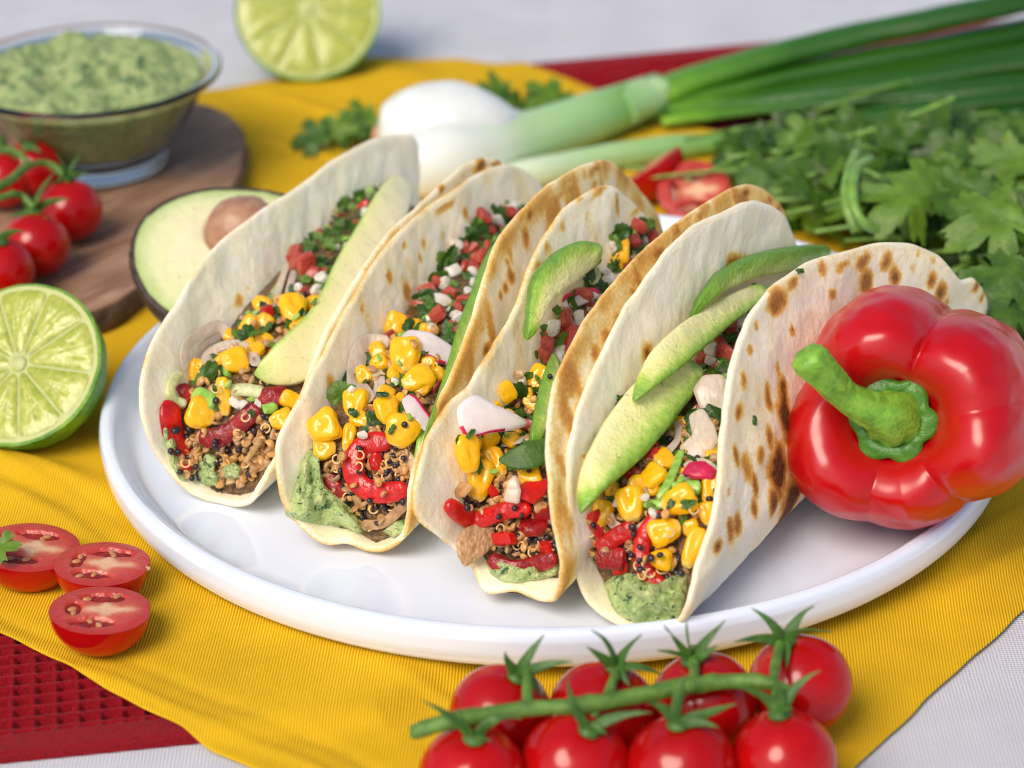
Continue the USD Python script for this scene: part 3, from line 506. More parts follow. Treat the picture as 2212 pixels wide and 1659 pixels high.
for k, (c, tr) in enumerate(zip(T, tacos)):
    B = smooth_closed(c['bnd'], 420, 5 if k != 3 else 3)
    cen = A([-.004, .082]) if k != 3 else A([-.002, .078])
    ring = 60
    r = np.linspace(0, 1, ring + 1)[1:]; n = len(B)
    SU, F = disc(B, cen, ring)
    S, U = SU[:, 0], SU[:, 1]
    V = tr.xyz(S, U)
    N = vnormals(V, F); rr = np.r_[0, np.repeat(r, n)]
    if (N[(S > .03)] @ tr.n).mean() < 0: F = F[:, ::-1]; N = -N        # normals point outwards
    q = np.c_[S, U, np.full(len(S), k * 3.1)]
    wob = (fbm(q * 34, 3, k) - .5) * .0042 * sstep(.0, .7, rr) * sstep(.008, .03, np.abs(S)) + (fbm(q * 110, 3, k + 9) - .5) * .0012 + (fbm(q * 420, 2, k + 5) - .5) * .0003
    V = V + N * wob[:, None]
    if k == 2:                                                          # folded front lip of the third taco
        lip = np.exp(-((U - .004) / .010) ** 2) * np.exp(-(S / .011) ** 2); V[:, 2] += .006 * lip
        V -= tr.a * (.002 * lip)[:, None]
    if k == 1: V[:, 2] += .0022 * np.exp(-((U - .0) / .007) ** 2) * np.exp(-((S + .004) / .004) ** 2)
    V[:, 2] = np.maximum(V[:, 2], PF + .0013)
    V2, F2 = thick_sheet(V, F, .0017, np.arange(len(V) - n, len(V)))
    oS = spots_su(tr, OUT_SPOTS[k], 1); iS = spots_su(tr, IN_SPOTS[k], -1)
    nearrim = sstep(.86, 1., rr) * (.24 if k in (0, 3) else .42) * fbm(q * 120, 2, k + 2)
    co = np.maximum(charred(S, U, oS, 20 + k, OUT_BASE[k], OUT_ZONE[k]), nearrim * (1 + (k in (1, 2)))); ci = np.maximum(charred(S, U, iS, 40 + k, IN_BASE[k] * .6, .0), nearrim * .6)
    # grease and dip soaked in at the rim is colour of the dough; dark crust patch beside the pepper comes from the spots
    rim = (co + ci)[-n:] * .5
    char = np.r_[co, ci, rim]
    th = thing('taco', TACO_LABEL[k], 'taco', tuple(tr.O - [0, 0, .0016]), 'four filled tacos side by side on the plate')
    part(th, 'tortilla', (V2, F2), 'tortilla', True, {'char': char})
    Vi = V - vnormals(V, F) * .0011
    c['th'] = th; sel = F[(S[F].mean(1) < .004)]; c['inner'] = (Vi, sel)
    c['rim'] = B

# ---------------------------------------------------------------- what is in them
def zfill(k, u):
    f = T[k].get('fill', (.0035, .005, .022, .017, .06)); u = np.asarray(u, float)
    return .0012 + f[2] * (1 - np.exp(-np.maximum(u - f[0], 0) / f[1])) + f[3] * (1 - np.exp(-np.maximum(u - f[0], 0) / f[4])) - .018 * sstep(.12, .17, u)
T[0]['fill'] = (.003, .0045, .021, .017, .06); T[1]['fill'] = (.0035, .005, .024, .016, .06); T[2]['fill'] = (.004, .005, .024, .018, .06); T[3]['fill'] = (.003, .005, .023, .02, .06)
for k, (c, tr) in enumerate(zip(T, tacos)):
    us = np.r_[.0022 + .018 * np.linspace(0, 1, 26) ** 2, np.linspace(.022, .160, 70)]; tt = np.linspace(-1, 1, 30)
    Ug, Tg = np.meshgrid(us, tt, indexing='ij'); Z = zfill(k, Ug) + .0035 * (1 - Tg ** 2) * sstep(.004, .02, Ug)
    Z = np.minimum(Z, .060)
    hl, hr = tr.half(-1, Ug, Z) - .0016, tr.half(1, Ug, Z) - .0016
    Vv = np.where(Tg < 0, Tg * hl, Tg * hr)
    P = tr.O + Ug[..., None] * tr.a + Vv[..., None] * tr.n + Z[..., None] * A([0, 0, 1.])
    P = P.reshape(-1, 3); P = P + (fbm(P * 260, 3, k) - .5)[:, None] * A([0, 0, .0036]) - (fbm(P * 200, 2, k + 4) - .5)[:, None] * tr.a * .003
    n1, m1 = Ug.shape; i = np.arange(n1 - 1)[:, None] * m1; j = np.arange(m1 - 1)[None]; q = np.stack([i + j, i + m1 + j, i + m1 + j + 1, i + j + 1], -1).reshape(-1, 4)
    F = np.vstack([q[:, [0, 1, 2]], q[:, [0, 2, 3]]]); c['fillmesh'] = (P, F)
    part(c['th'], 'filling', (P, F), 'filling', True, label='brown quinoa filling packed into the fold', kind='stuff')
    c['surf'] = join((P, F), c['inner'])
TOP = {0: [], 1: [], 2: [], 3: []}
def topped(k):
    """From here on small things also rest on what already lies in the taco."""
    T[k]['surf'] = join(T[k]['surf'], *TOP[k])
def hit(k, px, py):
    d = ray(px, py); h = hit_mesh(CAM, d, *T[k]['surf'])
    if h is None:
        tr = tacos[k]; p = at(px, py, PF + .012); return p, unit(-d)
    return h
def scale_at(p): return m_px(p)
RG = np.random.default_rng(11)
def put(v, Rm, c): return A(v) @ A(Rm).T + A(c)
def unit_rows(x): return x / np.linalg.norm(x, axis=1, keepdims=True)
def kernel_mesh(rg):
    v, f = superq(3, 2.7 + rg.random() * .8)
    x, y, z = v.T
    tap = 1 - .30 * (1 - y) * (.6 + .5 * rg.random()) * .8
    dim = -.22 * np.exp(-((x * 1.6) ** 2 + (y - .25) ** 2) / .18) * (z > 0) * rg.random()
    v2 = np.stack([x * tap, y * (1.02 + .12 * rg.random()), z * .66 * (1 - .12 * (1 - y)) + dim], 1)
    v2 += (fbm(v * 2.2 + rg.random() * 50, 2) - .5)[:, None] * v * .22
    return (v2, f), sstep(-1.05, -.1, y) + .15
def corn(k, px, py, w, h=None, ang=None, lift=.25, tilt=None, side=0):
    """A kernel about w x h picture units, its broad end towards ang degrees (0 right, 90 up)."""
    h = h or w; w, h = w * 1.04, h * 1.04; p, n = hit(k, px, py); s = m_px(p); rg = RG
    a = math.radians(rg.uniform(0, 360) if ang is None else ang)
    up = RT * math.cos(a) + UP * math.sin(a)
    fn = unit(unit(-ray(px, py)) * .8 + n * .5 + rg.normal(size=3) * .22)
    Fm = frame(fn, up)                                   # x = towards the broad end
    (v, f), mask = kernel_mesh(rg)
    v = v * A([w * .5 * s, h * .5 * s, min(w, h) * .5 * s])
    Rm = np.stack([Fm[:, 1], Fm[:, 0], Fm[:, 2]], 1)
    if np.linalg.det(Rm) < 0: Rm[:, 0] *= -1
    TOP[k].append((put(v, Rm, p + fn * lift * min(w, h) * .5 * s), f)); part(T[k]['th'], 'corn_kernel', (put(v, Rm, p + fn * lift * min(w, h) * .5 * s), f), 'corn', True, {'mask': mask})
def dice(k, px, py, w, matn, name, lift=.25, e=4.5, asp=None):
    p, n = hit(k, px, py); s = m_px(p); rg = RG
    a = A([1, .75 + .3 * rg.random(), .45 + .35 * rg.random()]) if asp is None else A(asp)
    q = A([(x, y, z) for x in (-1, 1) for y in (-1, 1) for z in (-1, 1)]) * .82 + rg.normal(size=(8, 3)) * .22; q = np.vstack([q, unit_rows(rg.normal(size=(5, 3))) * .95])
    hm = trimesh.convex.convex_hull(q); hm = hm.subdivide(); hv = A(hm.vertices); hf = A(hm.faces)
    trimesh.smoothing.filter_laplacian(hm, lamb=.35, iterations=2); v, f = A(hm.vertices) * a * (w * .54 * s), A(hm.faces)
    part(T[k]['th'], name, (put(v, rnd_rot(rg), p + n * lift * w * .5 * s), f), matn, 28)
def leaf_shape(rg, lobes=3, n=54, ragged=.16):
    th = np.linspace(-np.pi, np.pi, n, endpoint=False)
    r = .52 + .40 * np.abs(np.cos(th * lobes / 2.)) ** .8 + ragged * np.abs(np.sin(th * (lobes * 2.5) + rg.random() * 6)) + .05 * rg.normal(size=n)
    r *= 1 - .35 * np.exp(-((np.abs(th) - np.pi) / .5) ** 2)
    B = np.stack([r * np.cos(th) * 1.05, r * np.sin(th)], 1); V, F = disc(B, (0, 0), 4)
    z = (fbm(np.c_[V * 1.3 + rg.random(2) * 30, V[:, :1] * 0], 2) - .5) * .9 + .12 * np.abs(V[:, 1]) - rg.uniform(-.1, .3) * (V ** 2).sum(1)
    return np.c_[V, z], F
def thicken(v, f, t):
    n = vnormals(v, f); b = []
    e = np.sort(f[:, [0, 1, 1, 2, 2, 0]].reshape(-1, 2), 1); u_, inv, cnt = np.unique(e, axis=0, return_inverse=True, return_counts=True)
    d = f[:, [0, 1, 1, 2, 2, 0]].reshape(-1, 2)[cnt[inv] == 1]; m = len(v)
    S = np.vstack([np.c_[d[:, 1], d[:, 0], d[:, 0] + m], np.c_[d[:, 1], d[:, 0] + m, d[:, 1] + m]])
    return np.vstack([v + n * t / 2, v - n * t / 2]), np.vstack([f, f[:, ::-1] + m, S])
def herb(k, px, py, w, h=None, ang=None, matn='cilantro', lift=.25, name='cilantro_leaf', lobes=None):
    h = h or w * .75; p, n = hit(k, px, py); s = m_px(p); rg = RG
    a = math.radians(rg.uniform(0, 360) if ang is None else ang); up = RT * math.cos(a) + UP * math.sin(a)
    fn = unit(unit(-ray(px, py)) * .7 + n * .6 + rg.normal(size=3) * .28); Fm = frame(fn, up)
    v, f = leaf_shape(rg, lobes or rg.choice([1, 2, 3])); v = v * A([w * .56 * s, h * .56 * s, min(w, h) * .5 * s]); v, f = thicken(v, f, .00025)
    part(T[k]['th'], name, (put(v, Fm, p + fn * (lift * 14 * s + .0006)), f), matn, 50)
def strip(k, pts, w, matn, name, th=None, lift=.35, e=2.6, curl=0., n=40, facing=.5, taper=.55, mask=False, label=None, flat=False, hs=None, split=True):
    """A band laid along points of the picture, w picture units wide and th thick, resting on the filling."""
    P, Nn = [], []
    for q in pts:
        p, nn = hit(k, q[0], q[1]); s = m_px(p)
        l = q[2] if len(q) > 2 else lift
        P.append((p + unit(-ray(q[0], q[1])) * l * w * s)); Nn.append(nn)
    s = m_px(P[0]); P = resample(P, n); Nn = A(Nn); i = np.linspace(0, len(Nn) - 1, n); Nn = np.stack([np.interp(i, np.arange(len(Nn)), Nn[:, q]) for q in range(3)], 1)
    vd = A([unit(CAM - p) for p in P]); nr = Nn * (1 - facing) + vd * facing; nr /= np.linalg.norm(nr, axis=1, keepdims=True)
    for _ in range(6): nr[1:-1] = (nr[:-2] + nr[1:-1] + nr[2:]) / 3
    t = np.linspace(0, 1, n); env = np.minimum(1, np.minimum(t, 1 - t) / .12) ** .5 * (1 - taper) + taper
    env[0] = env[-1] = taper * .6
    w = w * 1.12; th = (th or w * .42) * 1.1
    (v, f), cross, al = sweep(P, nr, w * .5 * s * env, th * .5 * s * np.minimum(1, env + .2), 18, e=e)
    v = v + (fbm(v * 500 + 3, 2) - .5)[:, None] * unit(nr.mean(0)) * w * s * .10
    TOP[k].append((v, f)); part(T[k]['th'], name, (v, f), matn, 40, {'mask': (np.clip(cross * .5 + .5, 0, 1))} if mask else None, label=label)
def slice_shape(k, pts, half_w, matn, name, th=.006, lift=.004, lifts=None, flip=False, label=None, nn_mix=.35, skin='right', n=60, rise=None):
    """An avocado slice along points of the picture: thick at its outer, green side, thin at the inner one. half_w: half widths in picture units at the points."""
    P, Nn = [], []
    for i, q in enumerate(pts):
        p, nn = hit(k, q[0], q[1]); l = lift if lifts is None else lifts[i]; P.append(p + unit(-ray(q[0], q[1])) * l); Nn.append(nn)
    s = m_px(P[len(P) // 2]); P = resample(P, n); w = np.interp(np.linspace(0, len(half_w) - 1, n), np.arange(len(half_w)), half_w) * s
    for _ in range(4): w[1:-1] = (w[:-2] + 2 * w[1:-1] + w[2:]) / 4
    vd = A([unit(CAM - p) for p in P]); nr = unit(A(Nn).mean(0)) * nn_mix + vd * (1 - nn_mix)
    if rise is not None: nr = nr + A(rise)
    t = np.linspace(0, 1, n); env = np.sqrt(np.clip(np.minimum(t, 1 - t) / .06, 0, 1)); env[0] = env[-1] = .06
    tg = np.gradient(P, axis=0); tg /= np.linalg.norm(tg, axis=1, keepdims=True); nr = nr - tg * (nr * tg).sum(1, keepdims=True); nr /= np.linalg.norm(nr, axis=1, keepdims=True); sd = np.cross(tg, nr)
    m = 28; a = np.linspace(0, 2 * np.pi, m, endpoint=False); ca, sa = np.cos(a), np.sin(a); kk = (np.abs(ca) ** 4.5 + np.abs(sa) ** 4.5) ** (-1 / 4.5); cx, cy = ca * kk, sa * kk
    sg = 1 if skin == 'right' else -1
    wed = .38 + .62 * (cx * sg * .5 + .5)                       # thicker towards the skin side
    V = P[:, None] + sd[:, None] * ((w * env)[:, None] * cx[None])[..., None] + nr[:, None] * ((th * .5 * env)[:, None] * (cy * wed)[None])[..., None]
    V = V.reshape(-1, 3); i = np.arange(n - 1)[:, None] * m; j = np.arange(m)[None]; j2 = (j + 1) % m
    q = np.stack([i + j, i + j2, i + m + j2, i + m + j], -1).reshape(-1, 4); F = np.vstack([q[:, [0, 2, 1]], q[:, [0, 3, 2]]])
    V = np.vstack([V, P[0], P[-1]]); c0, c1 = len(V) - 2, len(V) - 1; j = np.arange(m); j2 = (j + 1) % m; o = (n - 1) * m
    F = np.vstack([F, np.stack([j, j2, np.full(m, c0)], 1), np.stack([o + j2, o + j, np.full(m, c1)], 1)])
    dist_skin = (1 - sg * cx) * .5                              # 0 at the skin side
    ends = np.minimum(t, 1 - t) * 4.5
    mask = np.minimum(np.minimum(np.tile(dist_skin ** .62, n) * 1.12, np.repeat(ends * 1.3 + .06, m)), 1); mask = np.r_[mask, .08, .08]
    me = trimesh.Trimesh(V, F, process=False); 
    if me.volume < 0: me.invert()
    v = A(me.vertices); v = v + (fbm(v * 240, 2, 5) - .5)[:, None] * nr.mean(0) * .0012
    TOP[k].append((v, A(me.faces))); part(T[k]['th'], name, (v, A(me.faces)), matn, 50, {'mask': mask}, label=label)
def onion_ring(k, pts, w, matn='onion_clear', lift=.3, facing=.15, th=None, label=None, name='onion_ring'):
    strip(k, pts, w, matn, name, th=th or max(w * .22, 5), lift=lift, e=3.5, facing=facing, taper=.7, label=label)
def sheet_piece(k, poly, matn, name, th=.0012, lift=.003, bend=.15, skin=None, label=None, tilt=(0, 0, 0)):
    """A thin flat slice with the outline poly of the picture, laid on the filling."""
    P2 = A(poly, float); c2 = P2.mean(0); p, nn = hit(k, *c2); s = m_px(p); vd = unit(-ray(*c2)); fn = unit(nn * .45 + vd * .55 + A(tilt))
    p = p + vd * lift; B = smooth_closed(P2, 72, 2)
    W3 = []
    for x, y in B:
        d = ray(x, y); W3.append(CAM + d * (((p - CAM) @ fn) / (d @ fn)))
    W3 = A(W3); Fm = frame(fn, UP); L = (W3 - p) @ Fm
    V, F = disc(L[:, :2], (0, 0), 7); r2 = (V ** 2).sum(1); R_ = np.sqrt(r2.max()); z = -bend * r2 / R_ + .1 * R_ * (fbm(np.c_[V / R_ * 1.5, V[:, :1] * 0 + len(poly)], 2) - .5)
    v = np.c_[V, z] @ Fm.T + p; v2, f2 = thick_sheet(v, F, th, np.arange(len(V) - 72, len(V)))
    q = part(T[k]['th'], name, (v2, f2), matn, 60, label=label)
    if skin:
        a, b = skin; idx = np.arange(int(a * 72), int(b * 72)) % 72; path = v[len(V) - 72 + idx]
        g = v[len(V) - 72:].mean(0); path = path + (path - g) * .004
        part(q, 'skin', sweep(path, np.broadcast_to(vnormals(v, F)[len(V) - 72 + idx], path.shape), .0007, .0010, 8)[0], 'radish_skin', True)
def blob(k, poly, matn, name, height=.004, seed=0, amp=.5, label=None, lift=0.):
    """A spoonful of dip whose outline in the picture is poly, lying on the filling or the tortilla."""
    P2 = A(poly, float); B = smooth_closed(P2, 120, 3); c2 = B.mean(0)
    pts, nn = [], []
    V2, F = disc(B, c2, 22); r = np.r_[0, np.repeat(np.linspace(0, 1, 23)[1:], 120)]
    for x, y in V2[::1]:
        d = ray(x, y); pts.append(d)
    pv = []
    surf = T[k]['surf']; v0, f0 = surf; pc = A([proj(p) for p in v0]); 
    lo, hi = B.min(0) - 30, B.max(0) + 30; inb = ((pc > lo) & (pc < hi)).all(1); fs = f0[inb[f0].any(1)]
    last = None
    for d in pts:
        h = hit_mesh(CAM, d, v0, fs)
        if h is None: h = last if last is not None else (at(*c2, PF + .01), -d)
        pv.append(h[0]); nn.append(h[1]); last = h
    depths = A([(p - CAM) @ FW for p in pv])
    # even the depths out so that the dip is one lump
    D = depths.copy(); G = [D[0]] 
    grid = D[1:].reshape(22, 120)
    for _ in range(30):
        grid = (np.roll(grid, 1, 1) + np.roll(grid, -1, 1) + 2 * grid) / 4; grid[1:-1] = (grid[:-2] + grid[2:] + 2 * grid[1:-1]) / 4
    D = np.r_[grid[0].mean(), grid.ravel()]
    q = A([CAM + d * dd for d, dd in zip(pts, D)]); vd = unit(CAM - q.mean(0))
    nz = (fbm(q * 210, 4, seed) - .5) * 2.2
    prof = (1 - r ** 3.2) ; hgt = height * prof * (1 + amp * 2 * nz) - .0016 * sstep(.85, 1, r) + nz * .0016 * (1 - r ** 2) + (fbm(q * 520, 3, seed + 2) - .5) * .0012
    v = q + vd * (hgt + lift)[:, None] + A([0, 0, .15]) * (hgt * prof)[:, None]
    TOP[k].append((v, F)); part(T[k]['th'], name, (v, F), matn, True, {'mask': np.full(len(v), .52)}, label=label)
def grains(k, poly, nb, nt, nc=6, rb=8.5, seed=0):
    """Loose quinoa: black beads, tan flakes, pale curls, inside an outline of the picture."""
    rg = np.random.default_rng(100 + k * 7 + seed); P2 = A(poly, float); lo, hi = P2.min(0), P2.max(0); th = T[k]['th']
    def spot():
        while True:
            q = lo + (hi - lo) * rg.random(2)
            if inside(poly, q): return q
    for kind, cnt in (('tan', nt), ('black', nb), ('curl', nc)):
        for _ in range(cnt):
            x, y = spot(); p, n = hit(k, x, y); s = m_px(p)
            if kind == 'black':
                v, f = ico(1); r = rb * s * rg.uniform(.75, 1.1); v = v * r * A([1, 1, .8]); part(th, 'black_quinoa_grain', (put(v, rnd_rot(rg), p + n * r * .8 + unit(-ray(x, y)) * r * rg.uniform(0, 1.2)), f), 'quinoa_black', True)
            elif kind == 'tan':
                v, f = ico(1); r = rb * s * rg.uniform(.95, 1.6); v = v * r * A([1, .85, .45]); v[:, 2] -= .5 * r * ((v[:, 0] ** 2 + v[:, 1] ** 2) / r ** 2 > .55) * rg.random()
                part(th, 'tan_quinoa_grain', (put(v, rnd_rot(rg), p + n * r * rg.uniform(.4, 1.5)), f), 'quinoa_tan' if rg.random() < .75 else 'onion_fried', True)
            else:
                a = np.linspace(0, 5.0, 16); r = rb * s * 1.1; path = np.stack([np.cos(a) * r, np.sin(a) * r, a * r * .06], 1); Rm = frame(unit(unit(-ray(x, y)) + rg.normal(size=3) * .4), rg.normal(size=3))
                part(th, 'quinoa_curl', (lambda vf: (put(vf[0], Rm, p + n * r * .5 + unit(-ray(x, y)) * r * 1.0), vf[1]))(tube(path, r * .22, 6)), 'quinoa_curl', True)
def bits(k, poly, n, kinds, size=(16, 34), seed=0, lift=.3):
    """Chopped salsa inside an outline of the picture; kinds: (weight, kind) pairs."""
    rg = np.random.default_rng(500 + k * 13 + seed); P2 = A(poly, float); lo, hi = P2.min(0), P2.max(0); ws = A([w for w, _ in kinds], float); ws /= ws.sum()
    global RG; keep = RG; RG = rg
    for _ in range(n):
        while True:
            q = lo + (hi - lo) * rg.random(2)
            if inside(poly, q): break
        kind = kinds[rg.choice(len(kinds), p=ws)][1]; w = rg.uniform(*size); l = rg.uniform(.0, 1.1)
        if kind == 'leaf': herb(k, q[0], q[1], w * 1.5, w * rg.uniform(.7, 1.2), matn=['cilantro', 'cilantro_dark', 'cilantro_light'][rg.choice(3, p=[.5, .3, .2])], lift=l)
        elif kind == 'tomato': dice(k, q[0], q[1], w * 1.35, 'tomato_dice', 'tomato_dice', lift=l)
        elif kind == 'onion': dice(k, q[0], q[1], w * .95, 'onion', 'onion_dice', lift=l + .2, e=5)
        elif kind == 'scallion': dice(k, q[0], q[1], w * .9, 'scallion', 'spring_onion_piece', lift=l, asp=(1, .55, .5))
        elif kind == 'brown': dice(k, q[0], q[1], w, 'onion_fried', 'fried_onion_piece', lift=l, asp=(1, .8, .3))
        elif kind == 'corn': corn(k, q[0], q[1], w * 1.7, w * 1.5, lift=l)
        elif kind == 'pepper': dice(k, q[0], q[1], w * 1.1, 'pepper_strip', 'pepper_dice', lift=l)
    RG = keep

# ---------------------------------------------------------------- bell pepper
def camdir(x, y, z): return unit(RT * x + UP * y - FW * z)      # x right, y up, z towards the camera
def make_pepper():
    c = at(1952, 886, .0455); s = 1 / m_px(c)
    ax = camdir(-.27, -.10, .95); X = unit(RT - ax * (RT @ ax)); Y = np.cross(ax, X)
    if Y @ UP < 0: Y = -Y
    th = thing('bell_pepper', 'shiny red bell pepper with a green stalk leaning on the rightmost taco', 'pepper', tuple(at(1900, 1130, PF)))
    creases = np.radians([68., 10., -52., -104., 158.]); depthc = [1.0, .45, .8, .5, .8]; reach = [1.0, .1, .85, .35, .7]
    nph, nt = 300, 150
    ph = np.linspace(-np.pi, np.pi, nph, endpoint=False)
    pr = A([(0, .0150), (.004, .0152), (.009, .0185), (.0135, .0250), (.019, .0308), (.0245, .0318), (.0300, .0285), (.0345, .0200), (.0365, .008), (.0362, -.006), (.0335, -.020), (.0280, -.032), (.0195, -.040), (.010, -.043), (0, -.0415)])
    dd = np.r_[0, np.cumsum(np.linalg.norm(np.diff(pr, axis=0), axis=1))]; tt = np.linspace(0, dd[-1], nt)
    rho, zz = CubicSpline(dd, pr[:, 0])(tt), CubicSpline(dd, pr[:, 1])(tt)
    Ph, Rho = np.meshgrid(ph, rho, indexing='ij'); _, Zz = np.meshgrid(ph, zz, indexing='ij'); _, Tt = np.meshgrid(ph, tt / dd[-1], indexing='ij')
    dent = np.zeros_like(Ph); wide = np.zeros_like(Ph)
    for cphi, dc, rc in zip(creases, depthc, reach):
        d = (Ph - cphi + np.pi) % (2 * np.pi) - np.pi
        fade = 1 - (1 - rc) * sstep(.16, .6, Tt); dc = dc * fade
        dent = np.maximum(dent, dc * np.exp(-np.abs(d) / .11 * (1 - .25 * np.exp(-np.abs(d) / .08)))); wide = np.maximum(wide, dc * np.exp(-(d / .34) ** 2))
    k = sstep(.06, .22, Tt) * (1 - .6 * sstep(.42, .85, Tt))
    size = .965 + .075 * np.cos(Ph - .15) + .035 * np.cos(2 * Ph - .9) + .03 * np.cos(3 * Ph + .6)
    Rr = Rho * .965 * size * (1 - k * (.075 * dent + .115 * wide) + .01 * k)
    Z = Zz - .0036 * sstep(.08, .2, Tt) * (1 - sstep(.3, .5, Tt)) * (dent * .7 + wide * .6) + (.0032 * np.cos(Ph - .5) + .0018 * np.cos(3 * Ph + .9)) * sstep(.05, .22, Tt) * (1 - sstep(.5, .8, Tt))
    V = c + (Rr * np.cos(Ph))[..., None] * X + (Rr * np.sin(Ph))[..., None] * Y + Z[..., None] * ax
    V = V.reshape(-1, 3); V = V + (fbm(V * 55, 3, 2) - .5)[:, None] * (V - c) / .035 * .0038
    i = np.arange(nph)[:, None] * nt; i2 = ((np.arange(nph) + 1) % nph)[:, None] * nt; j = np.arange(nt - 1)[None]
    q = np.stack([i + j, i2 + j, i2 + j + 1, i + j + 1], -1).reshape(-1, 4); F = np.vstack([q[:, [0, 1, 2]], q[:, [0, 2, 3]]])
    m = trimesh.Trimesh(V, F, process=False)
    if m.volume < 0: F = F[:, ::-1]
    part(th, 'body', (V, F), 'pepper_skin', True)
    # calyx: a crinkled, seven sided collar
    nb = 84; a = np.linspace(0, 2 * np.pi, nb, endpoint=False); rb = .0110 * (1 + .10 * np.cos(a * 6 + .6) + .015 * np.sin(a * 13)); Bd = np.stack([rb * np.cos(a), rb * np.sin(a)], 1)
    v, f = disc(Bd, (0, 0), 14); r = np.linalg.norm(v, axis=1); q3 = np.c_[v * 500, v[:, :1] * 0]
    h = .0185 + .0040 * sstep(.002, .0105, r) + .0042 * np.exp(-(r / .0062) ** 2) + (fbm(q3, 3) - .5) * .0009 + .0007 * np.exp(-((r - .0085) / .0012) ** 2)
    w = c + v[:, :1] * X + v[:, 1:] * Y + h[:, None] * ax; w2, f2 = thick_sheet(w, f if np.cross(w[f[0, 1]] - w[f[0, 0]], w[f[0, 2]] - w[f[0, 0]]) @ ax > 0 else f[:, ::-1], .0016, np.arange(len(v) - nb, len(v)))
    part(th, 'calyx', (w2, f2), 'pepper_calyx', 40)
    p0 = c + ax * .017; p1 = c + ax * .0265
    dz = depth(p1)
    path = resample([p0, p1 + (atd(1872, 893, dz) - atd(1880, 905, dz)), atd(1832, 858, dz - .006), atd(1788, 816, dz - .011), atd(1754, 782, dz - .014), atd(1738, 764, dz - .0155)], 46)
    t = np.linspace(0, 1, 46); w = np.interp(t, [0, .15, .35, .6, .8, .92, .985, 1], [.0096, .0078, .0050, .0041, .0043, .0050, .0046, .003])
    (v, f), _, _ = sweep(path, ax, w, w * .95, 36); ct = v[:-2].reshape(46, 36, 3).mean(1); off = v[:-2].reshape(46, 36, 3) - ct[:, None]; an = np.linspace(0, 2 * np.pi, 36, endpoint=False)
    off *= (1 + .06 * np.cos(an * 6))[None, :, None]; v[:-2] = (ct[:, None] + off).reshape(-1, 3); v += (fbm(v * 150, 2) - .5)[:, None] * .0006
    part(th, 'stalk', (v, f), 'pepper_stem', 60)
make_pepper()

# ---------------------------------------------------------------- limes
def lime(name_label, c, R, n, hint, nseg, rot, seed, stretch=1.0):
    Fm = frame(n, hint); c = A(c); rg = np.random.default_rng(seed)
    th = thing('lime_half', name_label, 'lime', tuple(c - [0, 0, R]), 'halved limes around the plate')
    W_ = lambda p: A(p) @ Fm.T + c
    na, nt = 96, 40; a = np.linspace(0, 2 * np.pi, na, endpoint=False); t = np.linspace(0, np.pi / 2, nt)
    Aa, Tt = np.meshgrid(a, t, indexing='ij'); P = np.stack([R * np.cos(Tt) * np.cos(Aa), R * np.cos(Tt) * np.sin(Aa), -R * stretch * np.sin(Tt) - .0004], -1).reshape(-1, 3)
    P += (fbm(P * 260 + seed, 2) - .5)[:, None] * P / R * .0007
    i = np.arange(na)[:, None] * nt; i2 = ((np.arange(na) + 1) % na)[:, None] * nt; j = np.arange(nt - 1)[None]; q = np.stack([i + j, i2 + j, i2 + j + 1, i + j + 1], -1).reshape(-1, 4); F = np.vstack([q[:, [0, 2, 1]], q[:, [0, 3, 2]]])
    ring = np.arange(na) * nt; Pr = P[ring] * [.965, .965, 0] + [0, 0, .0002]; F = np.vstack([F, np.stack([ring, len(P) + np.arange(na), len(P) + (np.arange(na) + 1) % na], 1), np.stack([ring, len(P) + (np.arange(na) + 1) % na, np.roll(ring, -1)], 1)])
    part(th, 'rind', (W_(np.vstack([P, Pr])), F), 'lime_rind', True)
    Bd = np.stack([np.cos(a), np.sin(a)], 1) * R * .968; v, f = disc(Bd, (0, 0), 10); z = .0001 + (fbm(np.c_[v * 300, v[:, :1] * 0], 2, seed) - .5) * .0003
    part(th, 'pith', (W_(np.c_[v, z]), f), 'lime_pith', True)
    cuts = rot + np.cumsum(np.r_[0, rg.uniform(.85, 1.2, nseg)]); cuts = rot + (cuts - rot) / (cuts[-1] - rot) * 2 * np.pi
    for k in range(nseg):
        a0, a1 = cuts[k] + .010, cuts[k + 1] - .010; ro, ri = R * .91, R * .11
        am = (a0 + a1) / 2; pts = [(ri * math.cos(am), ri * math.sin(am))] + [(r * math.cos(a0 + .05 * (1 - r / ro)), r * math.sin(a0 + .05 * (1 - r / ro))) for r in np.linspace(ri * 1.6, ro * .96, 9)] + [(ro * math.cos(x), ro * math.sin(x)) for x in np.linspace(a0 + .05, a1 - .05, 9)] + [(r * math.cos(a1 - .05 * (1 - r / ro)), r * math.sin(a1 - .05 * (1 - r / ro))) for r in np.linspace(ro * .96, ri * 1.6, 9)]
        B_ = smooth_closed(pts, 60, 1); ctr = B_.mean(0); v, f = disc(B_, ctr, 9); r = np.r_[0, np.repeat(np.linspace(0, 1, 10)[1:], 60)]
        rad = np.linalg.norm(v, axis=1); an = np.arctan2(v[:, 1], v[:, 0]) - am
        z = .0002 + .0007 * (1 - r ** 4) + (fbm(np.c_[rad * 160, np.sin(an) * 14 + k, an * 0], 3, seed) - .5) * .0011 * (1 - r ** 2)
        part(th, 'segment', (W_(np.c_[v, z]), f), 'lime_pulp', True)
    v, f = ico(3); v = v * [R * .10, R * .10, .0010] + [0, 0, .0004]; part(th, 'core', (W_(v + (fbm(v * 900, 2) - .5)[:, None] * .0006), f), 'lime_pith', True)
lime('lime half at the left edge of the picture leaning against the wooden board', at(41, 786, .0296), .0262, camdir(-.22, .33, .92), UP, 9, .42, 1)
lime('lime half standing upright at the back beyond the glass bowl', at(664, 20, .0302), .0297, camdir(.03, .12, .99), UP, 10, .2, 2)

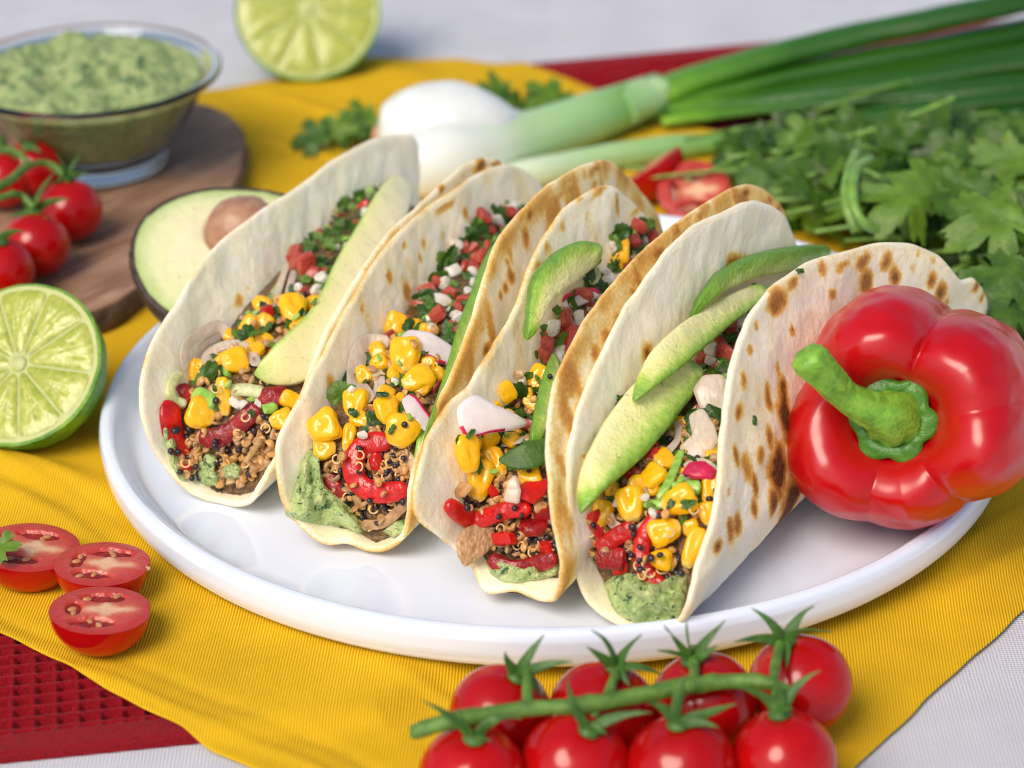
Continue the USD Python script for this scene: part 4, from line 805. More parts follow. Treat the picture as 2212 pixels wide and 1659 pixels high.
# ---------------------------------------------------------------- avocado half
def avocado_half():
    c = at(525, 568, .038) + A([-.002, .007, 0.]); n = camdir(.10, .62, .76); Fm = frame(n, RT * .86 + UP * .5); L, Wd = .0345, .0300
    th = thing('avocado_half', 'avocado half with its brown stone, partly hidden behind the leftmost taco', 'avocado', tuple(c - [0, 0, .03]))
    W_ = lambda p: A(p) @ Fm.T + c
    a = np.linspace(0, 2 * np.pi, 140, endpoint=False); pear = lambda x: 1 - .18 * (x / L)
    out = np.stack([L * np.cos(a), Wd * np.sin(a) * pear(L * np.cos(a))], 1)
    nt = 30; t = np.linspace(0, np.pi / 2, nt); P = np.stack([np.outer(out[:, 0], np.cos(t)), np.outer(out[:, 1], np.cos(t)), np.tile(-.026 * np.sin(t) - .0003, (140, 1))], -1).reshape(-1, 3)
    P += (fbm(P * 420, 3) - .5)[:, None] * P / .03 * .0012
    i = np.arange(140)[:, None] * nt; i2 = ((np.arange(140) + 1) % 140)[:, None] * nt; j = np.arange(nt - 1)[None]; q = np.stack([i + j, i2 + j, i2 + j + 1, i + j + 1], -1).reshape(-1, 4)
    part(th, 'rind', (W_(P), np.vstack([q[:, [0, 2, 1]], q[:, [0, 3, 2]]])), 'avocado_rind', True)
    lip = np.arange(140); lv = np.vstack([np.c_[out, out[:, 0] * 0 - .0003], np.c_[out * .988, out[:, 0] * 0 + .0007], np.c_[out * .955, out[:, 0] * 0 + .0003]]); l2 = (lip + 1) % 140; lf = np.vstack([np.stack([lip + o, lip + o + 140, l2 + o + 140], 1) for o in (0, 140)] + [np.stack([lip + o, l2 + o + 140, l2 + o], 1) for o in (0, 140)]); part(th, 'skin_edge', (W_(lv), lf), 'avocado_rind', True)
    pc = A([.0045, .0070]); v, f = disc(out * .966, (0, 0), 40); r = np.r_[0, np.repeat(np.linspace(0, 1, 41)[1:], 140)]; dp = np.linalg.norm(v - pc, axis=1)
    z = .0002 + .0006 * (1 - r ** 6) - .0035 * (1 - sstep(.0105, .0132, dp)) + (fbm(np.c_[v * 160, v[:, :1] * 0], 3) - .5) * .0007
    part(th, 'flesh', (W_(np.c_[v, z]), f), 'avocado_pale', True, {'mask': np.minimum((1 - r) * 2.1 + .04, 1)})
    v, f = ico(4); v = v * [.0128, .0120, .0125] + np.r_[pc, .0008]; v += (fbm(v * 150, 3) - .5)[:, None] * .0016
    part(th, 'stone', (W_(v), f), 'avocado_pit', True)
avocado_half()

# ---------------------------------------------------------------- glass bowl and its dip
BC = A([-.1641, .1968]); zb = .0146
po = A([(.0001, 0), (.022, 0), (.0255, .0006), (.0262, .0024), (.0255, .0042), (.0285, .0085), (.0345, .0165), (.0400, .0265), (.0440, .0330), (.0478, .0348), (.0484, .0360), (.0478, .0371), (.0462, .0373), (.0440, .0362), (.0418, .0330), (.0378, .0260), (.0326, .0170), (.0265, .0095), (.0180, .0062), (.0001, .0056)])
dd = np.r_[0, np.cumsum(np.linalg.norm(np.diff(po, axis=0), axis=1))]; ss = np.linspace(0, dd[-1], 120); po2 = np.stack([PchipInterpolator(dd, po[:, k])(ss) for k in (0, 1)], 1)
t = thing('glass_bowl', 'small clear glass bowl with a flat rim on the wooden board', 'bowl', (BC[0], BC[1], zb))
part(t, 'bowl', lathe(po2, 160, (BC[0], BC[1], zb)), 'glass', True)
pg = A([(.0001, .0061), (.0175, .0067), (.0258, .0098), (.0319, .0172), (.0371, .0262), (.0411, .0330), (.0408, .0345)])
na = 140; a = np.linspace(0, 2 * np.pi, na, endpoint=False); ddg = np.r_[0, np.cumsum(np.linalg.norm(np.diff(pg, axis=0), axis=1))]; sg = np.linspace(0, ddg[-1], 50); g2 = np.stack([PchipInterpolator(ddg, pg[:, k])(sg) for k in (0, 1)], 1)
rows = [np.stack([BC[0] + r * np.cos(a), BC[1] + r * np.sin(a), np.full(na, zb + z)], 1) for r, z in g2]
for r in np.linspace(1, 0.012, 46)[1:]:
    x, y = BC[0] + .0408 * r * np.cos(a), BC[1] + .0408 * r * np.sin(a); q = np.stack([x, y, 0 * x], 1)
    z = zb + .0345 + .0035 * (1 - r * r) + (fbm(q * 120, 4, 3) - .5) * .014 * min(1, (1 - r) * 7 + .15) + (fbm(q * 420, 3, 5) - .5) * .0030
    rows.append(np.stack([x, y, z], 1))
Vg = np.vstack(rows); i = np.arange(len(rows) - 1)[:, None] * na; j = np.arange(na)[None]; j2 = (j + 1) % na; q = np.stack([i + j, i + j2, i + na + j2, i + na + j], -1).reshape(-1, 4)
t = thing('avocado_dip', 'chunky pale green avocado herb dip filling the glass bowl', 'dip', (BC[0], BC[1], zb + .006))
part(t, 'dip_mass', (Vg, np.vstack([q[:, [0, 1, 2]], q[:, [0, 2, 3]]])), 'bowl_dip', True)

# ---------------------------------------------------------------- tomatoes on the vine
def tomato_mesh(c, r, ax, seed, n=4, dimple=.10):
    v, f = ico(n); Fm = frame(ax); z = v[:, 2]; rr = np.hypot(v[:, 0], v[:, 1]); an = np.arctan2(v[:, 1], v[:, 0])
    rad = 1 - dimple * np.exp(-(rr / .22) ** 2) * (z > 0) - .02 * np.exp(-(rr / .2) ** 2) * (z < 0) + .012 * np.cos(5 * an + seed) * np.exp(-((rr - .5) / .3) ** 2) * (z > 0)
    v = v * rad[:, None] * [1, 1, .95]; return v * r @ Fm.T + c, f
def sepal(th, parent, base, tip, wpx, seed, arch=.35):
    rg = np.random.default_rng(seed); L = np.linalg.norm(tip - base); mid = (base + tip) / 2 + unit(rg.normal(size=3) * .6 + A([0, 0, .6])) * L * arch * rg.uniform(.3, .8)
    P = resample([base, base * .35 + mid * .65 + (tip - base) * .02, mid * .4 + tip * .6, tip], 18); t = np.linspace(0, 1, 18); w = wpx * np.interp(t, [0, .25, .6, 1], [.85, 1, .62, .06])
    nr = unit(CAM - base) * .5 + rg.normal(size=3) * .5 + A([0, 0, .4])
    part(parent, 'sepal', sweep(P, nr, w, np.maximum(w * .22, .0002), 8)[0], 'vine_sepal', True)
def truss(label, toms, stems, group=None):
    """toms: (px, py, r, z, calyx px, py, sepal tips); stems: lists of (px, py, z, r)."""
    p0 = at(toms[0][0], toms[0][1], toms[0][3]); th = thing('vine_tomatoes', label, 'tomatoes', (p0[0], p0[1], .004), group)
    for k, (px, py, r, z, cx, cy, tips) in enumerate(toms):
        r = r * (1 + .035 * math.sin(k * 2.7 + px)); c = at(px, py, z); dc = depth(c)
        best = None
        d = ray(cx, cy); oc = CAM - c; b = d @ oc; dn = d @ d; disc_ = b * b - dn * (oc @ oc - (r * 1.0) ** 2)
        cal = CAM + d * ((-b - math.sqrt(disc_)) / dn) if disc_ > 0 else c + (lambda w_: w_ / np.linalg.norm(w_) * r)(CAM + d * (-b / dn) - c)
        ax = unit(cal - c + A([0, 0, .002])); q = part(th, 'tomato', tomato_mesh(c, r, ax, k), 'tomato_skin', True)
        cal = c + ax * r * .93
        v, f = ico(2); Fm = frame(ax); part(th, 'calyx', (v * [.0028, .0028, .0014] @ Fm.T + cal + ax * .0004, f), 'vine_sepal', True)
        for m_, tp in enumerate(tips):
            dd_ = depth(cal) - .003 - .003 * ((m_ * 7 + k * 3) % 4) / 3; tip = atd(tp[0], tp[1], dd_); v_ = tip - c
            if np.linalg.norm(v_) < r * 1.04: tip = c + unit(v_) * r * 1.05
            sepal(th, th, cal + ax * .0006, tip, .0016, k * 10 + m_)
    for st in stems:
        P = [at(x, y, z) for x, y, z, r in st]; rr = A([r for *_, r in st]); P2 = resample(P, 40); w = np.interp(np.linspace(0, 1, 40), np.linspace(0, 1, len(rr)), rr)
        v, f = sweep(P2, A([.1, .2, .95]), w, w, 14)[0]; v = v + (fbm(v * 500, 2) - .5)[:, None] * .0009
        part(th, 'stem', (v, f), 'vine_stem', True)
R1 = .01315; Z1 = R1 + .0034
TM = [(1021, 1680, R1, Z1, 1025, 1592, [(911, 1513), (1126, 1553), (985, 1530), (1060, 1600)]), (1244, 1653, R1, Z1, 1279, 1577, [(1225, 1466), (1408, 1539), (1310, 1585), (1255, 1545)]),
      (1472, 1660, R1, Z1, 1463, 1560, [(1398, 1518), (1591, 1520), (1483, 1455), (1553, 1572)]), (1693, 1641, R1, Z1, 1680, 1538, [(1595, 1483), (1773, 1448), (1670, 1455), (1712, 1530)]),
      (1082, 1545, R1, Z1, 1126, 1461, [(1176, 1370), (1092, 1408), (1237, 1429), (1173, 1508)]), (1302, 1540, R1, Z1, 1337, 1442, [(1277, 1361), (1267, 1396), (1387, 1370), (1433, 1459), (1361, 1483)]),
      (1520, 1517, R1, Z1, 1490, 1424, [(1434, 1351), (1483, 1342), (1567, 1340), (1420, 1405), (1551, 1394)]), (1728, 1480, R1, Z1, 1689, 1386, [(1623, 1314), (1759, 1309), (1586, 1387), (1797, 1365), (1708, 1455)])]
ZS = .0305
truss('branch of eight glossy red cherry tomatoes in front of the plate', TM,
      [[(892, 1583, ZS - .003, .0019), (981, 1556, ZS, .0021), (1051, 1543, ZS, .0021), (1141, 1531, ZS, .0019), (1230, 1526, ZS, .0019), (1286, 1519, ZS, .0024), (1360, 1505, ZS, .0020), (1427, 1493, ZS, .0021), (1502, 1479, ZS, .0023), (1595, 1471, ZS, .0019), (1668, 1478, ZS, .0021), (1706, 1490, ZS - .001, .0010)],
       [(1141, 1530, ZS, .0014), (1138, 1490, ZS + .001, .0012), (1140, 1450, ZS - .002, .0013), (1130, 1460, ZS - .006, .0012)], [(1312, 1508, ZS, .0013), (1325, 1470, ZS, .0012), (1341, 1436, ZS - .003, .0013)],
       [(1500, 1478, ZS, .0014), (1499, 1440, ZS, .0012), (1499, 1403, ZS - .003, .0013)], [(1670, 1476, ZS, .0013), (1676, 1430, ZS, .0012), (1687, 1384, ZS - .002, .0013)],
       [(1014, 1548, ZS, .0015), (1020, 1590, ZS - .006, .0013)], [(1286, 1518, ZS, .0016), (1279, 1578, ZS - .006, .0013)], [(1469, 1490, ZS, .0016), (1462, 1530, ZS - .001, .0014), (1463, 1560, ZS - .006, .0013)], [(1678, 1480, ZS, .0014), (1680, 1538, ZS - .006, .0013)]])
R2 = .0116; Z2 = .014 + R2
truss('branch of cherry tomatoes on the wooden board at the left edge', [
    (151, 455, .0112, Z2, 142, 384, [(175, 330), (118, 330), (190, 372), (108, 400), (150, 420)]), (78, 528, .0118, Z2, 73, 452, [(118, 372), (30, 410), (150, 430), (15, 470), (105, 470)]),
    (3, 583, .0108, Z2, 0, 520, [(50, 500), (-30, 560)]), (8, 385, .0112, Z2, 10, 322, [(-20, 280), (40, 350), (5, 300)]), (72, 362, .0100, Z2 + .002, 60, 316, [(40, 300), (90, 330)])],
    [[(-60, 425, .043, .0016), (0, 402, .044, .0016), (36, 378, .044, .0015), (69, 355, .043, .0014), (100, 352, .042, .0012), (138, 380, .038, .0011)], [(-40, 430, .043, .0013), (10, 424, .043, .0012), (45, 420, .042, .0012), (73, 450, .038, .0011)], [(66, 356, .043, .001), (40, 330, .043, .001), (10, 322, .04, .001)]])

# ---------------------------------------------------------------- halved cherry tomatoes
def tomato_half(label, c, r, n, hint, seed, ell=1.06, group='halved cherry tomatoes on the napkin', depth_=.95):
    Fm = frame(n, hint); c = A(c); th = thing('cherry_tomato_half', label, 'tomato half', tuple(c - [0, 0, r]), group); W_ = lambda p: A(p) @ Fm.T + c
    rg = np.random.default_rng(seed); na, nt = 90, 30; a = np.linspace(0, 2 * np.pi, na, endpoint=False); t = np.linspace(.0, np.pi / 2, nt)
    out = np.stack([r * ell * np.cos(a), r * np.sin(a)], 1) * (1 - .05 * np.exp(-((np.abs((a + np.pi) % (2 * np.pi) - np.pi)) / .25) ** 2))[:, None]
    P = np.stack([np.outer(out[:, 0], np.cos(t)), np.outer(out[:, 1], np.cos(t)), np.tile(-r * depth_ * np.sin(t), (na, 1))], -1).reshape(-1, 3)
    i = np.arange(na)[:, None] * nt; i2 = ((np.arange(na) + 1) % na)[:, None] * nt; j = np.arange(nt - 1)[None]; q = np.stack([i + j, i2 + j, i2 + j + 1, i + j + 1], -1).reshape(-1, 4)
    part(th, 'skin', (W_(P), np.vstack([q[:, [0, 2, 1]], q[:, [0, 3, 2]]])), 'tomato_skin', True)
    v, f = disc(out * .997, (0, 0), 26); rr = np.r_[0, np.repeat(np.linspace(0, 1, 27)[1:], na)]; cav = np.zeros(len(v)); gels = []
    for sx, sy, ex, ey in ((.08, .50, .50, .20), (-.10, -.50, .50, .20), (-.52, .10, .16, .34)):
        d = np.sqrt(((v[:, 0] / (r * ell) - sx) / ex) ** 2 + ((v[:, 1] / r - sy) / ey) ** 2); cav = np.maximum(cav, 1 - sstep(.65, 1.05, d + (fbm(np.c_[v * 420, v[:, :1] * 0 + seed], 2) - .5) * .5)); gels.append((sx, sy, ex, ey))
    z = .0003 * (1 - rr ** 6) - .0017 * cav + (fbm(np.c_[v * 500, v[:, :1] * 0], 2, seed) - .5) * .0005 * (1 - rr ** 4)
    xn, yn = v[:, 0] / (r * ell), v[:, 1] / r; core = np.exp(-(yn / .17) ** 2) * (1 - sstep(.35, .8, np.abs(xn - .2))) + .8 * np.exp(-((xn - .1) / .14) ** 2) * (1 - sstep(.2, .55, np.abs(yn)))
    fl = part(th, 'cut_face', (W_(np.c_[v, z]), f), 'tomato_flesh', True, {'mask': np.clip(.62 * core + .28 * (1 - sstep(.5, .95, rr)) - .3 * cav + .08, 0, 1)})
    for sx, sy, ex, ey in gels:
        b = np.linspace(0, 2 * np.pi, 30, endpoint=False); B_ = np.stack([(sx + ex * .93 * np.cos(b)) * r * ell, (sy + ey * .93 * np.sin(b)) * r], 1); v2, f2 = disc(B_, (sx * r * ell, sy * r), 5); k2 = np.r_[0, np.repeat(np.linspace(0, 1, 6)[1:], 30)]
        part(fl, 'seed_gel', (W_(np.c_[v2, -.0009 + .0006 * (1 - k2 ** 2) + (noise(np.c_[v2 * 900, v2[:, :1] * 0]) - .5) * .0007]), f2), 'tomato_gel', True)
        for _ in range(2):
            g = rg.uniform(0, 2 * np.pi); e = rg.uniform(.2, .75); v3, f3 = ico(2); R3 = frame(A([0, 0, 1]), A([math.cos(g), math.sin(g), 0])); p3 = A([(sx + ex * e * math.cos(g)) * r * ell, (sy + ey * e * math.sin(g)) * r, -.0003])
            part(fl, 'seed', (W_(v3 * [.0013, .0008, .0006] @ R3.T + p3), f3), 'tomato_seed', True)
    v4, f4 = ico(2); v4 = v4 * [.0011, .0011, .0005] + [r * ell * .93, 0, -.0004]; seed == 2 and part(th, 'stalk_scar', (W_(v4), f4), 'tomato_core', True)
rt = .0128
tomato_half('cherry tomato half lowest of the three beside the lower left of the plate', at(217, 1318, .0158), rt, camdir(.05, .90, .42), RT * .97 + UP * .2, 1)
tomato_half('cherry tomato half in the middle of the three, showing its pale stalk scar', at(221, 1218, .0150), .0125, camdir(.02, .90, .42), RT * .92 - UP * .25, 2)
tomato_half('cherry tomato half cut off by the left edge, beside a parsley tip', at(62, 1182, .0148), .0130, camdir(.05, .88, .46), RT * .9 - UP * .3, 3, 1.1)
tomato_half('cherry tomato half facing forward behind the plate near the rightmost taco', at(1500, 412, .0150), .0125, camdir(-.05, .42, .85), RT * .97 + UP * .1, 4)
tomato_half('cherry tomato half seen from its skin side, behind the third taco', at(1402, 360, .0180), .0128, camdir(-.55, .80, .10), RT * .75 + UP * .5, 5)

# ---------------------------------------------------------------- spring onions
def tube_px(th, name, pts, matn, n=60, sec=22, flat=1.0, z0=0., label=None, ramp=None, nrm=(0, 0, 1)):
    """pts: (px, py, z, width in picture units)."""
    P = [at(x, y, z) for x, y, z, w in pts]; w = [m_px(p) * q[3] * .5 for p, q in zip(P, pts)]; dl = np.r_[0, np.cumsum(np.linalg.norm(np.diff(A(P), axis=0), axis=1))]; P = resample(P, n); w = PchipInterpolator(dl / dl[-1], w)(np.linspace(0, 1, n))
    (v, f), cr_, al = sweep(P, A(nrm, float), w, w * flat, sec); v = v + (fbm(v * 60, 2) - .5)[:, None] * .0012
    r = al if ramp is None else np.interp(al, *ramp); part(th, name, (v, f), matn, True, {'mask': r}, label=label)
X_LEAVES = [[(1430, 236, .010, 40), (1560, 222, .011, 60), (1800, 190, .016, 84), (2050, 150, .022, 96), (2330, 110, .028, 100)], [(1450, 246, .009, 36), (1620, 236, .010, 56), (1850, 216, .013, 80), (2080, 190, .018, 92), (2330, 165, .022, 100)], [(1600, 292, .008, 36), (1750, 282, .009, 54), (1950, 262, .012, 76), (2150, 244, .014, 88), (2330, 236, .016, 90)], [(1620, 310, .007, 30), (1780, 305, .008, 50), (1980, 296, .009, 66), (2330, 290, .010, 80)]]
G_ON = 'spring onions lying behind the tacos'
t = thing('spring_onion', 'front spring onion with a thick white to green stalk running to the upper right', 'spring onion', tuple(at(1000, 350, .004)), G_ON)
tube_px(t, 'stalk', [(850, 366, .012, 50), (866, 364, .014, 110), (900, 358, .0155, 150), (960, 347, .0165, 162), (1030, 332, .016, 140), (1130, 303, .015, 120), (1250, 265, .0145, 112), (1340, 232, .0145, 100), (1425, 198, .0145, 84)], 'onion_stem', ramp=([0, .20, .42, .66, 1], [0., .04, .40, .55, .95]))
tube_px(t, 'leaf_sheath', [(1335, 236, .015, 104), (1380, 214, .016, 98), (1415, 196, .018, 90), (1424, 178, .022, 40)], 'onion_stem', flat=.85, ramp=([0, 1], [.6, .45]))
tube_px(t, 'leaf', [(1405, 205, .016, 74), (1440, 192, .017, 86), (1520, 165, .02, 84), (1700, 112, .026, 84), (1900, 66, .032, 84), (2100, 25, .038, 82), (2330, -25, .042, 70)], 'onion_leaf', flat=.6)
tube_px(t, 'leaf', [(1410, 215, .013, 60), (1480, 205, .014, 56), (1700, 160, .018, 70), (1950, 112, .024, 76), (2300, 45, .03, 80)], 'onion_leaf', flat=.5)
tube_px(t, 'leaf', [(1400, 225, .012, 50), (1480, 222, .012, 50), (1700, 192, .014, 56), (1950, 150, .02, 64), (2300, 95, .024, 84)], 'onion_leaf', flat=.5)
for xl in X_LEAVES[:2]: tube_px(t, 'leaf', xl, 'onion_leaf', flat=.4)
t = thing('spring_onion', 'spring onion with a big round white bulb behind the front stalk', 'spring onion', tuple(at(960, 290, .004)), G_ON)
tube_px(t, 'bulb', [(821, 292, .019, 36), (826, 291, .019, 90), (842, 289, .0195, 140), (878, 286, .0198, 186), (925, 283, .02, 208), (975, 281, .02, 211), (1020, 282, .0198, 194), (1060, 284, .019, 156), (1095, 284, .017, 106), (1150, 276, .014, 70), (1220, 264, .012, 58), (1320, 240, .012, 48)], 'onion_bulb', sec=36)
tube_px(t, 'roots', [(812, 292, .016, 22), (817, 291, .016, 44), (826, 290, .017, 40)], 'onion_fried')
tube_px(t, 'leaf', [(1310, 250, .010, 60), (1440, 236, .010, 56), (1600, 216, .012, 60), (1850, 178, .018, 66), (2300, 130, .022, 90)], 'onion_leaf', flat=.5)
tube_px(t, 'leaf', [(1430, 262, .009, 34), (1560, 244, .010, 40), (1700, 228, .012, 46), (1900, 205, .016, 60), (2300, 165, .02, 80)], 'onion_leaf', flat=.5)
t = thing('spring_onion', 'thin pale green spring onion lying lowest, behind the second and third tacos', 'spring onion', tuple(at(1200, 370, .004)), G_ON)
tube_px(t, 'stalk', [(1080, 392, .010, 60), (1160, 372, .011, 66), (1260, 350, .0105, 60), (1400, 326, .010, 54), (1560, 306, .009, 42)], 'onion_stem', ramp=([0, .3, 1], [.2, .4, .75]))
tube_px(t, 'leaf', [(1540, 308, .009, 42), (1640, 290, .010, 40), (1800, 262, .012, 50), (2000, 232, .016, 60), (2300, 200, .02, 70)], 'onion_leaf', flat=.5)
tube_px(t, 'leaf', [(1500, 318, .008, 40), (1640, 308, .008, 44), (1800, 290, .010, 50), (2000, 268, .012, 60), (2300, 250, .014, 70)], 'onion_leaf', flat=.5)

for xl in X_LEAVES[2:]: tube_px(t, 'leaf', xl, 'onion_leaf', flat=.4)

# ---------------------------------------------------------------- coriander
def big_leaf(th, p, size, n, hint, rg, matn, parent=None):
    """A coriander leaflet: three lobes, each cut into teeth."""
    m = 108; th_ = np.linspace(-np.pi, np.pi, m, endpoint=False); r = np.zeros(m)
    for a0, l0, w0 in ((0, 1.0, .62), (1.08, .86, .56), (-1.08, .86, .56), (2.05, .58, .5), (-2.05, .58, .5)):
        d = th_ - a0; r = np.maximum(r, l0 * np.exp(-(np.abs(d) / w0) ** 3.2))
    r = np.maximum(r, .34) * (1 + .16 * np.abs(((th_ * 9 / np.pi + rg.random()) % 1) - .5) * 2 - .08); r *= 1 + .16 * (rg.random(m) - .5)
    V, F = disc(np.stack([r * np.cos(th_), r * np.sin(th_)], 1), (0, 0), 6); R_ = np.linalg.norm(V, axis=1)
    z = -.25 * R_ ** 2 * rg.uniform(-.4, 1.4) + (fbm(np.c_[V * 1.4 + rg.random(2) * 40, V[:, :1] * 0], 2) - .5) * .55 + .05 * np.abs(np.sin(np.arctan2(V[:, 1], V[:, 0]) * 3)) * R_
    v = np.c_[V, z] * size; Fm = frame(n, hint); v = v @ Fm.T + p; v[:, 2] = np.maximum(v[:, 2], .0042)
    part(parent or th, 'leaf', (v, F), matn, True)
rg = np.random.default_rng(77)
cp = [(1520, 360), (1640, 345), (1760, 345), (1950, 345), (2120, 335), (2330, 325), (2330, 760), (2160, 730), (2140, 690), (2080, 610), (1980, 560), (1830, 530), (1760, 520), (1720, 470), (1640, 410), (1560, 360)]
t = thing('coriander_bunch', 'loose bunch of fresh green coriander behind the right side of the plate', 'coriander', tuple(at(1950, 480, .004)))
cpw = [at(x, y, .012)[:2] for x, y in cp]; lo, hi = A(cpw).min(0), A(cpw).max(0); cnt = 0
def near_plate(p): return np.hypot(p[0], p[1]) < .150
while cnt < 285:
    q = lo + (hi - lo) * rg.random(2)
    if not inside([tuple(c_) for c_ in cpw], q) or near_plate(q): continue
    yb = np.clip((q[1] - .06) / .2, 0, 1); z = .006 + (.036 - .018 * yb) * rg.random() ** 1.1; size = rg.uniform(.0085, .0145)
    n = unit(A([rg.normal() * .6, -.35 + rg.normal() * .6, .75])); h = A([-.5 + rg.normal() * .7, -.5 + rg.normal() * .5, .1])
    big_leaf(t, A([q[0], q[1], z]), size, n, h, rg, ['cilantro', 'cilantro_light', 'cilantro_dark'][rg.choice(3, p=[.48, .2, .32])]); cnt += 1
for (x, y, z, s_, m_) in ((2165, 455, .050, .019, 'cilantro_light'), (2010, 385, .040, .019, 'cilantro_light'), (2110, 410, .044, .017, 'cilantro'), (1960, 430, .042, .017, 'cilantro_light'), (1850, 345, .034, .017, 'cilantro'), (2195, 340, .036, .019, 'cilantro_light'), (2185, 600, .04, .019, 'cilantro'), (2180, 660, .035, .018, 'cilantro'), (1740, 375, .026, .016, 'cilantro'), (1660, 385, .022, .015, 'cilantro')):
    big_leaf(t, at(x, y, z), s_, unit(A([rg.normal() * .2, -.5, .8])), A([-.6 + rg.normal() * .4, -.7, 0]), rg, m_)
for _ in range(60):
    a = rg.uniform(0, 1); q0 = at(*[(1560, 380), (1700, 430), (1850, 470), (2000, 560), (1800, 330), (2200, 620)][rg.integers(6)], .015) + A([rg.normal() * .02, rg.normal() * .02, rg.uniform(-.006, .008)]); dr = unit(A([.95, rg.normal() * .3 - .04, rg.normal() * .12])); L_ = rg.uniform(.04, .09)
    P = resample([q0, q0 + dr * L_ * .5 + A([0, 0, rg.uniform(0, .01)]), q0 + dr * L_ + A([0, rg.normal() * .012, rg.normal() * .006])], 14)
    if (np.hypot(P[:, 0], P[:, 1]) < .142).any() or P[:, 2].min() < .005: continue
    part(t, 'stem', tube(P, rg.uniform(.0005, .0010), 8), 'herb_stem', True)
for pts in ([(1850, 330, .045), (1828, 400, .044), (1830, 450, .040), (1850, 500, .034)], [(1880, 345, .045), (1842, 410, .046), (1856, 470, .040), (1900, 500, .034)], [(2085, 560, .035), (2080, 480, .04), (2110, 420, .047)], [(2200, 520, .03), (2175, 580, .03), (2190, 690, .025)]):
    part(t, 'stem', tube(resample([at(*p) for p in pts], 20), .0017, 10), 'herb_stem', True)
def sprig(label, pts, size, seed, base):
    rg = np.random.default_rng(seed); t = thing('coriander_sprig', label, 'coriander', base, None)
    for x, y, z in pts: big_leaf(t, at(x, y, z), size * rg.uniform(.8, 1.15), unit(A([rg.normal() * .3, -.45, .8])), A([rg.normal(), -.3 + rg.normal() * .5, .1]), rg, ['cilantro_light', 'cilantro'][rg.integers(2)])
    P = resample([at(*p) for p in pts], 16) - A([0, 0, .003]); part(t, 'stem', tube(P, .0009, 8), 'herb_stem', True)
sprig('small coriander sprig on the yellow napkin left of the round white bulb', [(690, 292, .010), (725, 280, .012), (760, 268, .013), (795, 250, .014), (780, 285, .008)], .0115, 5, tuple(at(750, 280, .004)))
sprig('coriander sprig right of the round white bulb before the red napkin', [(1085, 205, .016), (1110, 230, .012), (1150, 212, .014), (1195, 215, .014), (1225, 212, .012), (1130, 245, .01)], .0125, 6, tuple(at(1150, 230, .004)))
sprig('parsley tip entering at the left edge beside a tomato half', [(-22, 1172, .020), (-2, 1182, .0205)], .0075, 7, tuple(at(-10, 1185, .02)))

# ---- first taco from the left
SALSA = [(7, 'leaf'), (1.5, 'tomato'), (1.5, 'onion'), (1.8, 'scallion')]
HERBY = [(7, 'leaf'), (1.6, 'tomato'), (1.6, 'onion'), (1.2, 'scallion')]
MIX = [(5, 'leaf'), (1.0, 'tomato'), (1.0, 'onion'), (2.4, 'scallion'), (.8, 'pepper'), (1.0, 'brown'), (3.2, 'corn')]
HOT = [(3, 'brown'), (.5, 'pepper')]
k = 0
bits(k, [(615, 600), (660, 510), (740, 440), (830, 390), (870, 400), (830, 480), (770, 560), (745, 620), (700, 670), (640, 650)], 125, SALSA, (13, 29))
bits(k, [(520, 690), (600, 640), (690, 660), (640, 740), (560, 800), (430, 830), (440, 790)], 60, MIX, (14, 27), 1, lift=.1)
bits(k, [(410, 930), (500, 900), (600, 880), (620, 930), (560, 1020), (480, 1040)], 12, HOT, (20, 34), 2)
grains(k, [(380, 930), (450, 940), (560, 900), (610, 900), (605, 960), (570, 1020), (520, 1050), (430, 1050), (395, 1040), (350, 960)], 46, 150, 8)
blob(k, [(345, 885), (365, 880), (380, 940), (395, 1000), (408, 1050), (392, 1050), (370, 1010), (352, 950)], 'guacamole', 'avocado_dip', .003, 1)
blob(k, [(425, 990), (450, 975), (470, 985), (465, 1020), (485, 1040), (470, 1055), (440, 1050), (420, 1030)], 'guacamole', 'avocado_dip', .005, 2)
blob(k, [(478, 1005), (505, 995), (525, 1010), (522, 1035), (495, 1045), (475, 1035)], 'guacamole', 'avocado_dip', .005, 3)
blob(k, [(520, 690), (560, 665), (590, 620), (615, 590), (622, 605), (600, 650), (570, 690), (530, 710)], 'guacamole', 'avocado_dip', .002, 4)
for a in ((632, 686, 66, 70, 95, .9), (684, 661, 42, 40, None, .6), (700, 688, 34, 30, None, .4), (548, 708, 62, 44, 150, .8), (501, 728, 32, 30, None, .3), (575, 735, 40, 40, None, .5), (507, 789, 66, 54, 20, .9), (416, 808, 44, 62, 80, 1.0), (486, 858, 36, 78, 95, 1.1), (432, 895, 78, 52, 160, 1.1), (629, 866, 42, 48, None, .6), (608, 914, 56, 42, 10, .8)): corn(k, *a[:4], ang=a[4], lift=a[5])
strip(k, [(372, 868), (368, 900), (376, 940), (392, 980), (408, 1016)], 46, 'pepper_strip', 'pepper_strip', 14, .45, label='wide soft red pepper strip at the left')
strip(k, [(432, 942), (465, 946), (500, 930), (530, 905), (556, 878)], 38, 'pepper_roast', 'pepper_strip', 16, .6)
strip(k, [(560, 862), (590, 858), (625, 850)], 40, 'pepper_roast', 'pepper_strip', 14, .3)
strip(k, [(390, 830), (402, 850), (415, 862)], 26, 'pepper_roast', 'pepper_strip', 10, .4)
dice(k, 573, 688, 36, 'tomato_skin', 'pepper_dice', .6); dice(k, 668, 592, 54, 'tomato_dice', 'tomato_dice', .9)
dice(k, 645, 570, 44, 'tomato_dice', 'tomato_dice', .7); dice(k, 790, 455, 30, 'pepper_strip', 'tomato_dice', .7); dice(k, 848, 396, 30, 'pepper_strip', 'tomato_dice', .7)
onion_ring(k, [(402, 800), (398, 765), (415, 732), (450, 712), (480, 706), (492, 722), (498, 738)], 24, lift=.7, label='translucent onion ring against the dough')
